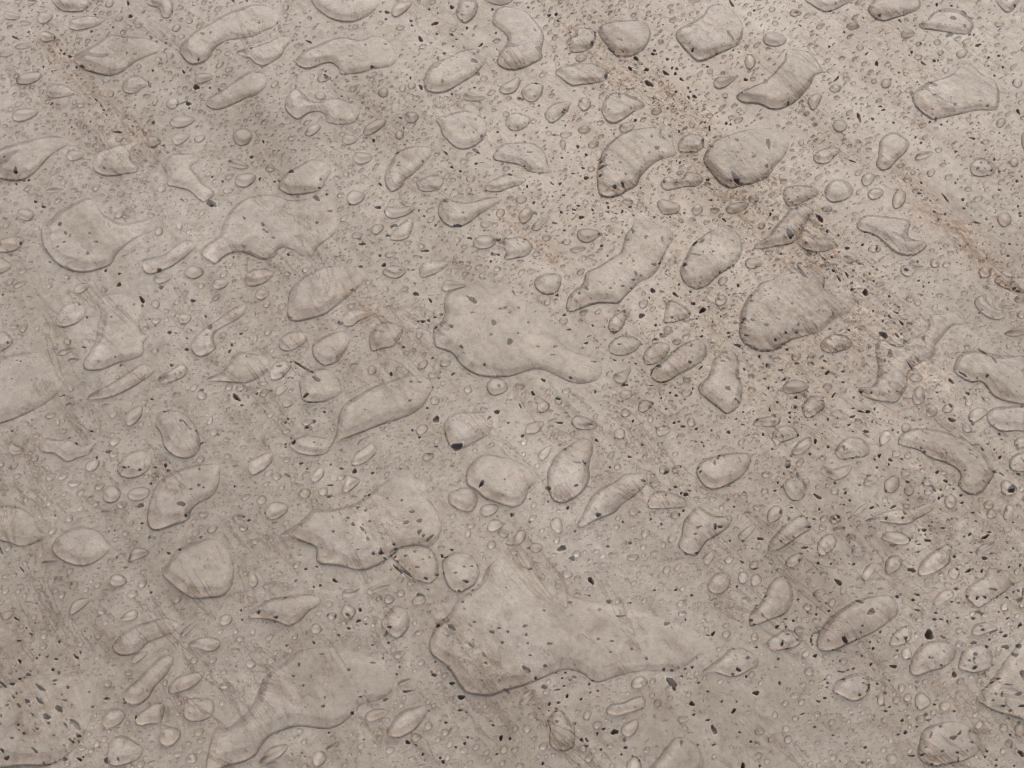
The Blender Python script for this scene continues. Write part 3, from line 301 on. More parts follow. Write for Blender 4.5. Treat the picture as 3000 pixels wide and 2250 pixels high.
K 395 122 18 16;70 190 20 6 -65;90 447 18 11 15;410 335 30 10 -8;1205 163 22 12 -15;1178 198 9;1415 100 14 11;1287 122 10 8;1330 215 9;953 150 12 8;1043 320 11;1400 335 12 10;1440 325 12 8;1475 362 12 8;1308 377 11 8;1240 378 8;1590 387 12;1722 400 9;1868 415 16 14;2167 435 12;2120 313 14 6;1860 45 26 14 -10;460 565 10 6;318 898 28 18 -15;560 688 30 6 -10;615 685 18 8 -50;1015 630 20 8;845 720 9;1325 765 20 16;1455 713 9;960 467 8;890 468 9;730 488 20 8 -30;665 345 26 7 -15;1790 632 12 8;1657 650 11 9;1610 735 9;1748 690 8 22 0;1775 655 8;1635 762 8;1870 880 13 9;1820 882 9 6;1640 505 12 8;1585 498 12 5;1655 538 8;1410 888 16 9 -15;1362 912 12 8;1325 965 11 9;1500 953 22 14 -25;1460 943 12 9;1530 920 16 7;2010 940 24 8 -20;1185 1010 10 8;1865 997 12 9;1098 1103 10 8;1440 1125 10;1480 1093 10;740 1125 22 16 40;480 1070 14 12 30;545 880 14 6 30;155 1190 11;10 1125 12 10 45;543 1270 11 8;1198 1168 9;955 1190 9;825 1400 13 9;430 1418 34 26 15;518 1505 26 14 -8;155 1596 17 9 15;145 1415 18 7;1500 1462 12 10;1590 1455 14 11;1748 1230 14 20 -20;1790 1232 18 10;1580 1300 20 8 15;1610 1240 22 7 20;1995 1355 13 8;2142 1335 24 14;1985 1535 16 9 -25;1880 1352 8 10;2100 1590 22 7;1125 525 14 8;1130 835 20 8 -10;1290 1210 16 7 -50;1020 1375 12 6;850 548 1;180 80 12 20 20;720 70 10;1365 75 10;1545 80 10;1995 240 8;2085 235 8;1945 155 8;1560 40 8;970 10 30 10;1200 14 18 5;2040 440 12 5;1990 350 16 6 -15;310 1015 7;155 992 6;210 165 7
T 3 2
G 740 190 720 140 780 60 860 0 880 -60 900 -160 1000 -200 1120 -120 1170 0 1170 110 1120 200 1080 290 1000 305 900 280 800 240
G 300 240 290 190 340 120 400 95 480 130 490 200 430 250 370 290 320 280
G 35 480 40 420 90 370 160 350 230 380 270 440 200 480 130 500 70 530
G 200 580 230 530 290 480 350 460 380 480 360 550 300 600 250 615 210 605
G 575 580 600 530 660 470 740 450 830 480 880 560 850 620 740 640 640 650 590 620
G 450 740 480 710 540 740 620 720 720 700 690 780 620 825 560 825 480 790
G 820 850 850 800 890 780 950 810 940 840 880 870 830 868
G 1000 870 1010 830 1080 790 1130 820 1130 880 1090 930 1040 935 1005 910
G 1120 510 1150 430 1230 390 1400 380 1560 420 1700 470 1820 560 1900 640 1960 760 1900 860 1860 920 1780 955 1700 935 1640 860 1660 780 1610 720 1500 670 1400 640 1300 570 1200 545
G 130 900 150 830 230 800 320 840 330 920 300 980 230 1010 180 980
G 0 1400 40 1320 130 1220 190 1180 290 1130 350 1180 370 1250 300 1290 220 1350 150 1400 80 1435 10 1430
G 430 1460 425 1380 470 1310 540 1290 590 1340 580 1400 530 1450 470 1480
G 680 1170 720 1130 790 1060 850 1030 850 1060 790 1120 730 1170
G 830 1185 950 1130 1030 1090 1150 1080 1270 1060 1400 1020 1430 1070 1350 1130 1280 1170 1200 1210 1080 1205 980 1190
G 975 1320 1010 1280 1120 1270 1220 1320 1220 1370 1140 1390 1060 1370 1000 1340
G 1290 1640 1300 1570 1360 1490 1440 1430 1540 1380 1600 1390 1570 1450 1575 1530 1510 1590 1420 1640 1330 1655
G 1790 1440 1820 1400 1890 1370 1960 1360 1920 1410 1870 1450 1810 1465
G 2010 900 2010 850 2040 820 2100 850 2150 900 2130 950 2060 960 2020 940
G 1730 280 1740 240 1800 200 1870 210 1900 240 1850 290 1780 330 1740 310
G 2000 400 1900 330 1890 250 1950 200 2050 190 2150 180 2240 200 2240 390 2140 400 2070 410
G 0 1190 -10 1120 30 1060 90 1050 130 1100 100 1160 40 1195
G 2080 700 2090 640 2140 600 2240 590 2240 740 2140 745 2100 730
G 1620 140 1620 140 1620 140
G 1005 1600 1020 1520 1070 1480 1150 1490 1150 1570 1100 1620 1030 1640
G 815 1640 840 1580 880 1550 930 1550 920 1610 890 1650 850 1690 815 1690
G -80 320 -60 260 0 280 80 290 60 340 0 370 -60 370
G 150 1550 170 1500 240 1460 300 1460 290 1510 240 1570 190 1585
E 235 20 120 58 5;1305 95 55 85 -15;1415 235 50 42 15;1555 205 55 38 35;1190 375 42 45;1010 460 48 65 -25;780 320 32 28;275 675 45 28 50;1110 600 40 34;1205 618 34 25;1190 765 48 32;1215 920 48 42 25;1575 1010 52 62;2075 1100 42 65 -15;1905 1040 48 42 30;2065 1248 38 30;580 1165 50 42 5;615 1250 55 24 12;780 1450 60 36;1370 850 42 30;470 1235 34 30;1735 155 36 32;360 1625 32 28;1605 1630 48 52;515 15 40 28;2190 500 65 45;1440 1435 75 30 20;2080 118 38 24;472 635 34 24;650 45 34 28;1720 380 45 40 -20;1385 930 45 28
E 1570 90 18 15;2168 135 28 20;2190 65 20 15;225 190 28 26;575 350 26 18;465 362 20 16;860 340 20 22 -20;1325 350 20 11;1250 315 20 10;1445 315 16 13;1315 218 18 16;785 680 24 18;1100 730 20 14 30;908 475 15 12;430 885 26 20 20;575 922 40 34;95 1000 20 20;1010 998 28 26;1315 992 26 18;1195 1045 32 18;780 1188 20 13;790 1228 32 18 30;898 1243 34 22;108 1195 24 16;700 1115 24 18 20;1005 1253 18 13;595 1310 18 13;715 1315 42 26;870 1320 40 20 25;388 1332 18 12;1400 1153 22 18;1610 1165 26 20;1555 1180 20 16;1418 1255 24 18;1510 1248 22 11;2165 1050 24 20;2168 1150 20 22 -10;1290 1240 1;1998 1400 22 24 -20;2190 1485 26 28 30;925 1445 26 20;595 1448 18 13;185 1425 16 15;145 1440 14 12;115 1480 12 10;48 1552 20 18;50 1615 26 20;325 1558 14 15;970 1560 12 9;485 1635 34 20;1090 1600 1;625 1610 26 14;555 1050 14 10;930 970 18 10 15;2190 900 26 28;1885 120 34 22;1500 130 26 18 10;630 235 12 10;620 1045 14 8;1280 455 1;1455 1240 12 9;2130 150 1;1890 400 30 24;1610 378 13 10;1500 410 12 12;15 1285 18 14;60 1225 16 14;1565 405 10 10;175 670 24 18;200 520 1;450 1585 16 8;1400 1000 14 8;425 30 14 10;560 550 1;15 30 1;1800 1480 1;1685 1485 14 8;1285 1455 22 12 10;2020 855 1;2000 935 10 8;1930 1120 50 40;1575 560 1;330 840 30 30
K 1585 308 28 18 -15;1752 315 14 10;1765 340 10 16 20;1998 430 13 11 -30;1698 117 17 10 -20;1725 78 20 12 -35;1460 70 10 8;1520 153 12 6 -25;1572 190 11 9;860 237 18 15;920 212 8 16;800 235 30 8 -20;735 208 14 6;740 112 10;808 65 12 14 30;895 68 9 6;380 283 13 9;517 303 10 14;475 115 9;455 150 12 4;240 113 18 11;305 85 12 18 -50;320 108 16 12;185 248 11;190 287 9 12;183 327 10 9;232 200 9 10;15 220 9 20;55 287 10;565 95 24 9 55;730 280 28 9 20;590 372 14 5;700 350 10 16 -50;845 410 24 12 -20;1075 398 9;1122 417 9;255 445 10 12;408 495 13 18;518 543 14 10;360 607 12 11;172 700 24 18 -10;960 618 15 15;918 650 9 12;1055 655 18 12 -30;1152 648 12 9;1045 692 9;655 560 12 22;1350 583 13 10;1165 738 10;1460 760 16 14;1533 838 18 14 -10;1355 812 16 8 -10;1430 905 30 12 -55;1405 880 14 7;1205 845 16 12;870 795 18 12;1018 922 14 12;428 972 42 12 -38;255 790 22 12 -65;122 888 16 9 -20;85 852 8 12;58 922 14 7;575 855 10;790 873 9;1335 855 12 6;1475 985 12 14 -40;1505 965 12 7 30;1665 960 14 10 30;1675 1023 16 9;1580 957 9;1770 1110 14 7;1600 905 10 7;1490 912 10;1955 755 24 12 -10;2015 775 22 6 -35;2003 630 14 14 -40;2095 908 26 20 10;2135 900 18 9 -40;2160 775 18 10 -10;1955 563 9;1897 515 14 6;2200 670 12 8;1850 310 1;1345 1262 18 14;1413 1192 10 7;1375 1350 26 12 -8;1303 1383 18 5;1740 1298 18 9 30;1693 1315 10 9;1875 1320 34 14 20;1910 1278 16 8;1868 1503 22 16;1925 1463 13 8;1610 1488 11 18 -30;1730 1612 28 12 20;1765 1600 10;1625 1605 12 8;1985 1628 16 8 10;2115 1420 8;2080 1580 10;2175 1565 8 16;895 1067 22 10 15;1080 1060 30 9 20;1020 1155 8;1175 1120 16 10 -40;1157 1155 12 8;598 1145 13;443 1080 10;395 1165 13 8;335 1155 12 8;345 1235 18 6;100 1108 8 12;200 1067 14 7;180 1160 14 14;290 1140 10;315 1412 34 7 5;432 1545 15 11;83 1598 9;258 1518 8;545 1550 10;740 1555 14 8 -10;1240 1605 34 18 -10;1300 1445 14 6 15;1080 1390 34 10 -5;1750 1455 12 7;1845 1615 10 20;1300 1265 8;1510 1240 16 6;668 940 12 14;660 910 9;850 770 1;1990 1230 1;2190 200 9;2018 478 10 6;1080 650 1;1850 560 24 6 -50;1800 520 26 5;840 440 30 6 -35;1215 1340 16 6 -50;705 1005 10;655 1043 9;135 775 8;80 155 10;690 260 1;900 325 8 14;5 30 10 14;880 340 1;410 350 8;600 295 8;940 720 10;30 480 1
C 1975 290 115 90
T 0 3
G 970 610 1000 560 1080 470 1160 430 1260 400 1360 370 1450 360 1540 410 1540 450 1480 500 1370 540 1270 580 1220 640 1150 680 1050 690 990 660
G 1060 1040 1090 970 1180 900 1270 800 1360 720 1430 680 1500 700 1480 780 1420 870 1340 950 1290 1040 1220 1100 1150 1115 1090 1090
G 640 1500 740 1350 800 1180 825 980 700 880 400 850 100 900 -100 1000 -140 1300 -100 1640 200 1640 450 1630
G 1450 990 1480 920 1530 870 1620 840 1750 820 1750 880 1680 950 1600 990 1500 1015
G 1165 1210 1230 1160 1310 1100 1370 1090 1420 1110 1410 1200 1395 1270 1440 1290 1540 1320 1560 1370 1530 1430 1470 1470 1400 1460 1370 1400 1400 1320 1370 1275 1290 1280 1190 1290
G 880 1270 900 1200 950 1150 1050 1150 1085 1190 1060 1250 1000 1300 920 1315
G 1580 1190 1590 1100 1600 1060 1700 1050 1830 1070 1850 1180 1800 1230 1700 1260 1620 1245
G 595 320 620 250 680 200 780 200 740 260 690 300 630 335
G 1040 375 1090 320 1150 290 1190 310 1180 360 1110 390
G 1620 600 1700 540 1800 520 1910 560 1880 630 1800 655 1700 620
G 930 1600 935 1480 980 1390 1080 1380 1180 1440 1240 1500 1190 1580 1080 1630 980 1645
E 2165 760 50 38;1020 40 72 55;640 80 42 32 40;70 343 60 35 25;1148 155 50 32 15;880 303 46 30;1950 378 58 48 30;1630 455 95 24 42;2075 540 36 26;1838 728 42 24 30;1112 833 38 26;1200 700 85 32 32;932 930 38 28 20;1720 1348 44 34 30;1740 1415 42 22 20;1655 1572 48 44 30;1945 945 55 28 8;2190 40 40 60
E 485 130 26 24 30;180 85 28 16 15;340 95 34 18 10;350 18 22 12;505 30 45 22 30;250 233 34 17;125 285 18 10;192 318 24 14 15;300 358 30 22 30;455 315 24 14 20;317 242 14 8;910 165 20 10;880 210 24 12 20;950 262 14 14;1098 262 18 12;1250 255 24 14;1190 272 12 8;905 125 30 14 10;820 5 24 10;1365 180 28 20 10;1375 235 26 14;1580 290 28 12 15;2130 275 34 16 30;2040 478 26 26;2095 578 20 16 20;2030 642 40 22 5;2185 480 28 30;1130 895 24 14 20;968 965 24 16 10;1425 920 22 30 -15;1605 1050 20 13;1550 1095 26 17 25;1485 1162 24 18 20;920 1065 34 18;890 1165 20 12;1628 1440 32 18 5;1560 1468 20 12;1538 1535 44 24 10;1548 1580 16 10;1285 1378 20 10 10;1310 1432 16 12;838 1450 24 35 -30;710 1485 40 26;1935 828 30 22;820 585 18 12;1715 322 22 11 10;1515 1615 14 14;1380 1565 18 10;1305 1610 34 14 20;850 350 18 8;2155 190 24 12;2090 150 16 14;2168 672 12 8
K 1303 143 12 10;145 375 26 8 -35;2080 300 10;2090 380 9;270 505 20 6 -20;228 455 8;165 565 22 6;513 572 12 14 -45;318 713 11 7;343 688 8;410 703 10 6;485 722 16 7;662 705 18 12 -30;693 665 8 14;643 685 8;458 813 16 12;172 742 20 12 -45;247 857 20 14 -20;508 840 10 18;175 897 12 9;113 945 18 12;475 910 22 8 5;475 942 10 7;350 973 45 14 -28;585 968 16 12;148 1025 10 12;123 1055 14 11 -50;240 1092 22 16 -50;345 1090 35 14 -40;65 1125 16 8 15;170 1130 26 11 -55;563 1080 18 6;510 1155 32 22 -35;405 1225 28 26;288 1210 14 10 -40;12 1222 10 12;8 1292 10;423 1280 12 11;325 1328 14 10 -30;568 1295 22 8 -60;650 1285 52 22 -42;675 1382 22 11 -15;612 1425 22 8 -45;555 1468 10 6;470 1385 10 6;68 1572 20 14;28 1515 18 10 -50;300 1510 30 8 -40;320 1525 12 6;560 1585 28 14 -15;685 1585 28 11 -40;718 1565 9;427 1630 13 9;915 1595 28 16 75;925 1055 14 7 20;1075 1065 11;1075 1097 12 9;1183 1222 10 14;800 1130 18 7 20;770 1005 10 6;168 1298 9;210 1365 8;20 940 50 8 -40;110 1410 14 10
T 1 3
G -410 1500 -370 1350 -340 1300 -250 1310 -130 1220 -40 1120 0 1050 50 920 90 860 250 740 400 640 700 620 1000 700 1150 820 1190 930 1150 1020 1060 1075 920 1110 850 1180 740 1280 600 1325 400 1300 280 1320 130 1380 50 1470 0 1550 -110 1610 -250 1645 -420 1720 -430 1600
G 745 150 780 120 860 125 900 110 880 150 830 180 770 185
G 960 130 1000 95 1080 90 1150 75 1160 90 1100 120 1040 145 980 165
G 1125 1340 1160 1280 1220 1200 1290 1150 1400 1125 1470 1120 1480 1180 1440 1250 1370 1330 1290 1380 1220 1400 1150 1385
G 940 1220 960 1180 1030 1150 1130 1150 1140 1190 1080 1230 1000 1258 960 1245
G 30 1615 60 1560 110 1490 200 1460 280 1460 260 1510 210 1560 130 1595
G 605 1490 640 1460 700 1430 720 1440 690 1490 630 1512 610 1510
G 485 1600 490 1550 530 1510 590 1520 610 1580 570 1630 510 1645
G -60 370 0 370 150 390 230 420 290 440 390 385 470 300 560 250 540 180 400 160 250 180 120 200 20 260 -60 310
G 1080 420 1120 340 1200 260 1300 300 1330 400 1300 480 1220 545 1160 520
G 1690 300 1750 200 1850 140 1945 60 1990 -60 2100 -140 2300 -80 2500 50 2800 200 3100 250 3400 330 3700 450 3870 640 3800 710 3730 770 3610 820 3510 825 3340 825 3190 850 3060 890 2950 925 2890 900 2810 840 2710 815 2610 825 2510 870 2340 940 2210 980 2130 1000 2050 1035 1950 1038 1830 1015 1760 960 1700 860 1620 760 1530 700 1490 600 1520 500 1560 420 1640 360
G 1150 -200 1250 -250 1400 -260 1520 -220 1575 -100 1575 0 1540 45 1480 70 1400 50 1330 0 1240 -90
G 1610 -120 1700 -200 1850 -180 1930 -60 1910 50 1840 110 1750 150 1660 100 1620 0
E 1148 205 50 40;1255 152 34 30 20;1065 193 32 20 30;635 243 32 28;660 350 42 34;800 310 60 60;520 458 52 42 20;1340 60 36 24;118 78 65 26 20;1240 680 60 30 30;1430 748 32 28;1285 910 70 18 22;1380 1395 50 36;1490 1293 34 40 -25;1635 1350 38 30 25;1410 215 60 40 5;140 1620 50 20 10
E 978 37 28 20;890 215 18 12;995 280 20 13;340 78 26 20 20;218 75 28 16 25;425 490 18 20;710 418 22 16 20;1000 490 20 14;300 645 24 24;220 532 20 14;1410 922 22 16;665 1393 28 20;875 1375 18 16;710 1517 24 20;1345 1572 28 20 30;1430 1635 36 14 10;1135 1240 20 20;1130 1195 16 12;990 1565 10 35 -20;1980 1125 28 22 10;2140 1300 24 12 10;2090 1222 18 13;2155 1148 16 13;1495 1230 14 12;1910 1265 12 10;1410 490 40 22 20;270 480 16 16 40;915 1268 18 11;1740 180 16 14;1730 65 18 16;1250 35 30 24 10
K 680 45 22 14 -30;1465 22 14 8 -20;1420 170 38 13 -22;1805 55 22 9 -8;1752 128 9 10;1870 130 11 7;1788 235 11 7;900 298 16 14;795 335 14 8 -50;820 375 12 5 -30;885 393 20 12 25;625 343 11;680 352 8;30 315 14 9 30;180 355 18 7 10;165 400 10 8;555 88 12 10;500 100 8;345 45 12 8;1160 445 14 7 -25;1125 500 28 14 55;1145 580 12 9;715 515 11 7 -25;800 457 13 12;950 418 9 6;500 580 14 8 -40;265 605 10 9;1580 443 12 16;1692 458 32 18 -40;1660 527 10 6;1855 612 26 9 -40;1965 690 20 9 -40;1982 762 14 9 -20;2095 460 16 7;2035 493 20 13;2125 583 16 12;1885 410 14 6;372 772 11 13;322 870 13 8;408 953 12 9;1010 753 22 6;800 815 16 8;1535 857 22 13;1512 830 8;1692 928 22 14;1300 998 35 10 10;1115 1070 26 10 20;830 1187 16 14;1772 1048 26 22;1762 1160 24 7;1815 1178 9 7;1638 1267 14 9;2047 1290 11 9;2115 1400 26 14 70;2193 1405 9 16;1802 1445 16 11 60;1828 1393 10 8;1723 1478 11 10;2080 1538 12 8;1310 1437 26 14 -20;1380 1460 10 7;1440 1540 13 10 40;1590 1570 14 10 -30;1615 1605 16 14;2165 995 34 8 -45;1240 788 8;577 678 9 6;1095 713 7;900 1045 14 6 15;595 1055 8;1548 745 8;1005 600 12 6;1215 850 8;630 1355 9;930 1415 7;2175 490 10;85 230 16 6 10;255 203 8;580 1130 16 12;1495 1162 8;395 1530 12 6
T 2 3
G 1690 60 1730 0 1780 -30 1870 -20 1890 50 1850 130 1780 158 1710 140 1685 100
G 400 390 410 330 460 280 540 260 640 290 640 350 590 400 530 430 440 435
G 2045 370 2070 300 2130 250 2180 170 2230 60 2330 0 2400 60 2430 180 2400 280 2340 340 2230 380 2140 415 2060 430
G 1640 835 1680 790 1780 720 1870 640 1980 620 2100 680 2130 770 2060 810 1990 850 1900 875 1830 860 1740 830
G 1025 930 1060 880 1110 860 1170 900 1160 940 1090 975 1040 960
G 615 1230 620 1190 650 1160 690 1170 680 1210 650 1250
G 60 1105 75 1050 120 1000 200 980 190 1030 150 1080 100 1105
G 810 1150 850 1110 960 1090 1050 1050 1130 1040 1160 1100 1120 1155 1030 1180 930 1210 850 1200 815 1180
G 305 1250 340 1190 400 1150 460 1190 500 1250 540 1300 545 1400 530 1480 450 1515 370 1500 325 1450 320 1390 330 1320
G 940 1350 950 1300 1000 1260 1080 1240 1090 1310 1050 1370 990 1395
G 990 1655 1000 1600 1060 1560 1110 1600 1110 1720 1000 1720
G 1190 1660 1280 1550 1330 1470 1410 1400 1500 1400 1620 1500 1650 1660 1500 1760 1250 1760
E 1995 15 50 50;2105 35 45 55 -25;597 237 35 28;2015 205 34 26 15;2095 525 35 36;1257 1100 34 34;2140 1340 42 32;175 1205 45 24 3;130 1320 40 35;1480 1235 55 28 5;1365 975 46 24;1165 1505 32 28 20;615 1490 36 30;300 1000 40 25 20
E 398 85 30 22;567 160 32 20 10;548 125 18 14;675 105 28 18 35;565 20 32 24 20;400 15 14 24;265 22 22 14;583 72 12 10;822 15 14 10;1893 250 20 26;1740 210 28 16 20;1618 238 16 22;1655 378 20 15;1955 545 20 14;1365 1052 24 22;1000 1015 24 18;740 1133 22 16;565 1172 24 16;1760 1187 20 15;1138 1208 22 18;1493 1312 30 22;2120 1450 26 24;1322 1252 22 14;780 945 16 12;535 882 26 22 20;15 1135 18 14;1230 1225 14 10;1545 1358 24 12;1090 1385 12 10;1715 740 18 12;45 1012 22 16;1370 1135 12 10;1165 1425 28 8 45;1405 1393 10 8;1245 1475 12 8;425 1640 12 10;70 1640 40 30;2170 860 20 16;1860 920 14 9;2015 935 10
K 682 42 38 18 -65;835 222 22 15 10;500 235 26 9 10;1942 93 10 8;2192 183 10;2113 262 12 14 50;2070 385 11 8;2090 417 11 8;1230 125 10 7;1415 122 16 7 20;935 350 34 8 5;1335 413 26 16;1735 500 20 14 60;1690 513 16 6;1497 380 9;1550 170 14 8;2032 712 16 13;1950 808 22 10 -35;1905 845 9;2023 868 10 14;2110 617 12 7;135 590 8;322 592 20 8;155 692 10 7;280 780 20 9 10;122 813 34 24 -30;202 880 13 11;375 838 11 7;460 838 10 7;432 885 8;500 900 12 6;448 953 9;392 985 26 6 8;697 905 11 8;665 940 9;740 995 12 7;475 1040 12 16 -30;595 1068 12 9 25;400 1097 13 11;322 1108 12 14;382 1147 15 7;675 1010 8;277 960 22 18;112 440 18 10;122 516 10;1160 718 16 7 -30;1033 635 10;850 663 10 8;743 550 10;860 568 14 7;1310 807 11 8;1380 818 13 8;1495 805 9;1557 790 12 10;1465 868 9;1610 923 11;1380 930 60 26 -45;1553 1105 22 18;2108 1010 30 16 -15;1915 1165 24 13 60;1940 1085 8;1812 1085 9;1567 1200 12 9;1743 1330 38 22 -70;1965 1350 11 7;1460 1445 14 18;1605 1460 10;1740 1460 13 6;790 1325 14 9;885 1350 30 22;970 1418 10 20;980 1485 16 12 -30;600 1418 18 12 -40;645 1420 18 8 -50;637 1473 20 11;768 1502 12 8;265 1622 12 14;545 1277 10;388 1265 14 10;1043 1565 12 8 -20;1075 1580 10 6;1092 1605 10 7;945 1545 9;1995 1640 20 22;2140 1640 10;1690 998 10 8;1690 1245 18 8;735 1365 8 16;2062 1430 10;755 295 8 10;275 305 12 6 -30;1020 235 10 6;668 172 8
T 3 3
G 415 590 430 520 460 450 540 350 640 280 760 210 900 180 1050 170 1120 250 1110 340 1040 400 960 460 870 510 760 560 680 600 560 650 460 650
G 1045 590 1055 540 1100 480 1160 440 1220 430 1240 490 1220 560 1150 600 1090 605
G 1215 810 1230 740 1260 670 1320 600 1430 560 1560 570 1620 640 1600 720 1520 790 1400 830 1290 870 1240 850
G 1800 1050 1880 950 1960 850 2050 720 2120 640 2180 560 2300 500 2300 1270 2210 1245 2000 1185 1900 1140 1810 1080
G 1640 800 1650 720 1690 640 1780 590 1900 600 1940 700 1920 790 1840 830 1760 840 1680 815
G 1700 180 1710 110 1780 50 1870 0 1900 -60 2000 -60 2100 -20 2100 80 2020 160 1930 210 1860 260 1800 280 1740 220
G 1420 250 1440 190 1500 130 1580 120 1600 170 1540 220 1480 250
G 1750 480 1790 420 1880 400 1960 440 1980 460 1900 490 1840 515 1780 510
G 560 1000 580 920 700 850 830 840 880 920 870 1010 800 1070 730 1085 670 1060 620 1030
G 1270 1110 1270 1040 1320 1000 1400 1060 1400 1110 1350 1145 1300 1155
G 1290 1540 1310 1420 1340 1330 1440 1280 1580 1250 1740 1300 1830 1400 1850 1480 1780 1550 1680 1600 1540 1630 1430 1645 1340 1610
G -10 570 40 520 150 460 260 500 300 560 220 620 110 640 30 640
E 445 148 60 34 18;650 120 26 36 -15;340 270 38 34;1550 75 34 24;2040 270 34 40;1870 335 38 24 10;355 825 40 40;240 1030 48 30;430 1193 30 28;62 1198 26 30;240 1225 28 28;1155 965 34 38;1205 1050 34 38;1195 670 48 50;655 735 40 26;270 462 50 30 5;1600 10 50 26;1530 1120 50 42;1660 1010 45 30;1320 1230 40 32;975 1065 34 60;1065 1415 28 28;1000 1497 30 26 20;2035 1310 40 36;2175 1330 45 60;2080 1445 34 34;2030 1510 28 28;1070 1580 50 45;1660 590 50 30;45 1390 60 22 40
E 1230 952 22 20;530 865 24 20;1140 15 22 22;1990 630 26 28;505 685 36 22 15;548 770 24 16;1220 1215 22 20;1640 205 28 26;1710 240 20 16;1440 110 22 12;745 103 24 18;915 80 18 16;915 38 20 18;955 33 14 10;970 118 26 13;790 25 22 12;885 155 24 12;800 105 16 9;350 30 24 14 15;275 135 24 20 25;535 150 30 8 30;1280 515 20 18;880 1635 34 24 20;1555 560 25 20;125 405 22 16;410 495 24 12;1225 1510 30 20 40;1800 1560 24 18;1165 285 14 12;1145 395 14 12;1440 60 18 12;610 1195 26 16;720 1330 24 18;1018 1305 20 12 30;935 1200 14 24 -20;1715 1140 18 18;1480 895 14 10;1135 1310 16 12;305 940 30 26;1635 1130 18 12 30;1945 275 14 12;1885 280 20 16;690 190 12 20;1235 15 22 14;1130 1165 12 9;435 830 10;965 1585 12 8;1090 1645 14 10;1600 1640 14 10;2190 250 30 28;990 680 12 12
K 608 58 42 15 -48;258 206 13 7;342 313 12 10;417 333 11 10;525 305 15 9 10;500 240 8;790 233 34 11 -25;1112 182 18 12;887 318 34 24;1285 165 28 7 -20;1252 210 14 12;1625 115 22 9 -15;1585 227 13 9;1642 235 12 7;1435 378 15 11;1448 322 14 9;1290 300 22 9 -10;1635 365 12 9;1495 378 18 8 -20;1548 395 12 10;1390 510 40 36;1510 530 26 9 -20;1770 370 16 12;1815 315 28 12;1845 332 10;1990 315 8;2068 370 14 8 20;1945 480 34 9 28;2010 490 12 10;2175 427 20 13 10;1932 122 30 9 -8;2115 75 14 11;2160 132 10;2115 143 10 8;2175 205 30 14 15;2200 150 8 40;1805 195 11;1860 188 14 7;1973 185 11 9;2060 190 12 8;1725 180 10;810 437 12 9;970 487 9 14;755 545 8;440 480 11 9;378 520 11 7;375 570 11 32 10;655 550 34 14 -55;558 635 13 10;600 648 30 5;907 628 13 11;880 575 9;407 690 18 13;90 717 9 12;118 580 9 20 -10;168 625 16 8;168 512 16 7 15;78 440 18 12 35;155 442 9 16;218 388 10 12;150 373 16 6 10;1180 538 12 9;1332 605 14 13 50;1213 715 11 8;1083 783 26 15 -10;888 765 16 9 40;737 803 12 9;690 815 14 5;635 828 30 6 -5;810 692 9;622 737 10 7;515 925 11 8;492 893 8;658 907 12 8;815 932 9 6;860 943 16 7;862 965 12 8;845 990 12 7 50;783 1022 12 6;945 932 10;1048 902 8;1012 1010 14 12;1003 1112 10;1015 1168 14 10;1050 1132 14 6 20;1160 1248 16 11;1283 1300 11 8;1362 1198 20 12 20;1390 1245 24 7;1187 1352 13 18;1125 1370 12 8;1490 1310 14 8;1595 1402 30 16;1652 1362 20 12 50;1758 1440 11 9;1370 1487 10 7;1628 1527 13 8;1415 1620 10 8;1890 1515 11;1973 1590 10;1970 1638 10;2125 1642 9;1875 1565 9;2090 1373 14 7;2167 1265 14 10;1238 1553 26 8 -5;840 1482 17 10;812 1612 10 8 -40;672 1632 10 5;563 1377 10 7;405 1303 12 7;437 1083 18 9;492 1055 17 9 -5;300 1190 18 6 20;1607 858 26 22;1388 713 10 8;1488 768 10 7;1415 715 7;1437 1112 14 9;1608 1168 11 9;1680 668 12 9;1785 683 16 14;1775 722 12;1735 737 12 8;1780 790 20 8 15;1882 620 14 11;1775 580 22 16;2050 615 28 16;2165 612 24 20;2048 520 18 14;2135 690 26 16;1870 840 11 16;2190 855 20 30;1993 905 12 11;1942 938 16 10 20;2065 950 30 7 -5;2155 1035 32 12 20;2015 1030 8 24;2030 1120 18 6;2180 1125 22 6;2090 1155 18 5 15;1930 1157 9;1855 993 9;2028 1183 9;1940 1075 10 5;1910 552 12 8;2028 770 9;1838 445 12 5;1845 468 12 5;1935 775 16 5;2078 1232 9;2185 1535 30 18 -50;1410 1385 24 10 70;100 925 10 18;1115 645 12 10;1340 1545 16 5 15;1500 1520 16 8
"""


def parse():
    G, E, K = [], [], []
    ox = oy = 0
    for ln in DATA.split('\n'):
        if not ln.strip():
            continue
        c, rest = ln[0], ln[1:].strip()
        if c == 'T':
            i, j = map(int, rest.split())
            ox, oy = 750.0 * i, TOPS[j]
        elif c == 'G':
            v = list(map(float, rest.split()))
            P = np.array(v).reshape(-1, 2) / TS + (ox, oy)
            if np.ptp(P[:, 0]) > 6:
                G.append(P)
        elif c in 'EK':
            for it in rest.split(';'):
                v = list(map(float, it.split()))
                if len(v) < 3:
                    continue
                if len(v) == 3:
                    v.append(v[2])
                if len(v) == 4:
                    v.append(0.0)
                u, w, a, b, ang = v[:5]
                if a < 3:
                    continue
                (E if c == 'E' else K).append((u / TS + ox, w / TS + oy, a / TS, b / TS, math.radians(ang)))
    return G, E, K


POLYS, ELLS, PITS = parse()

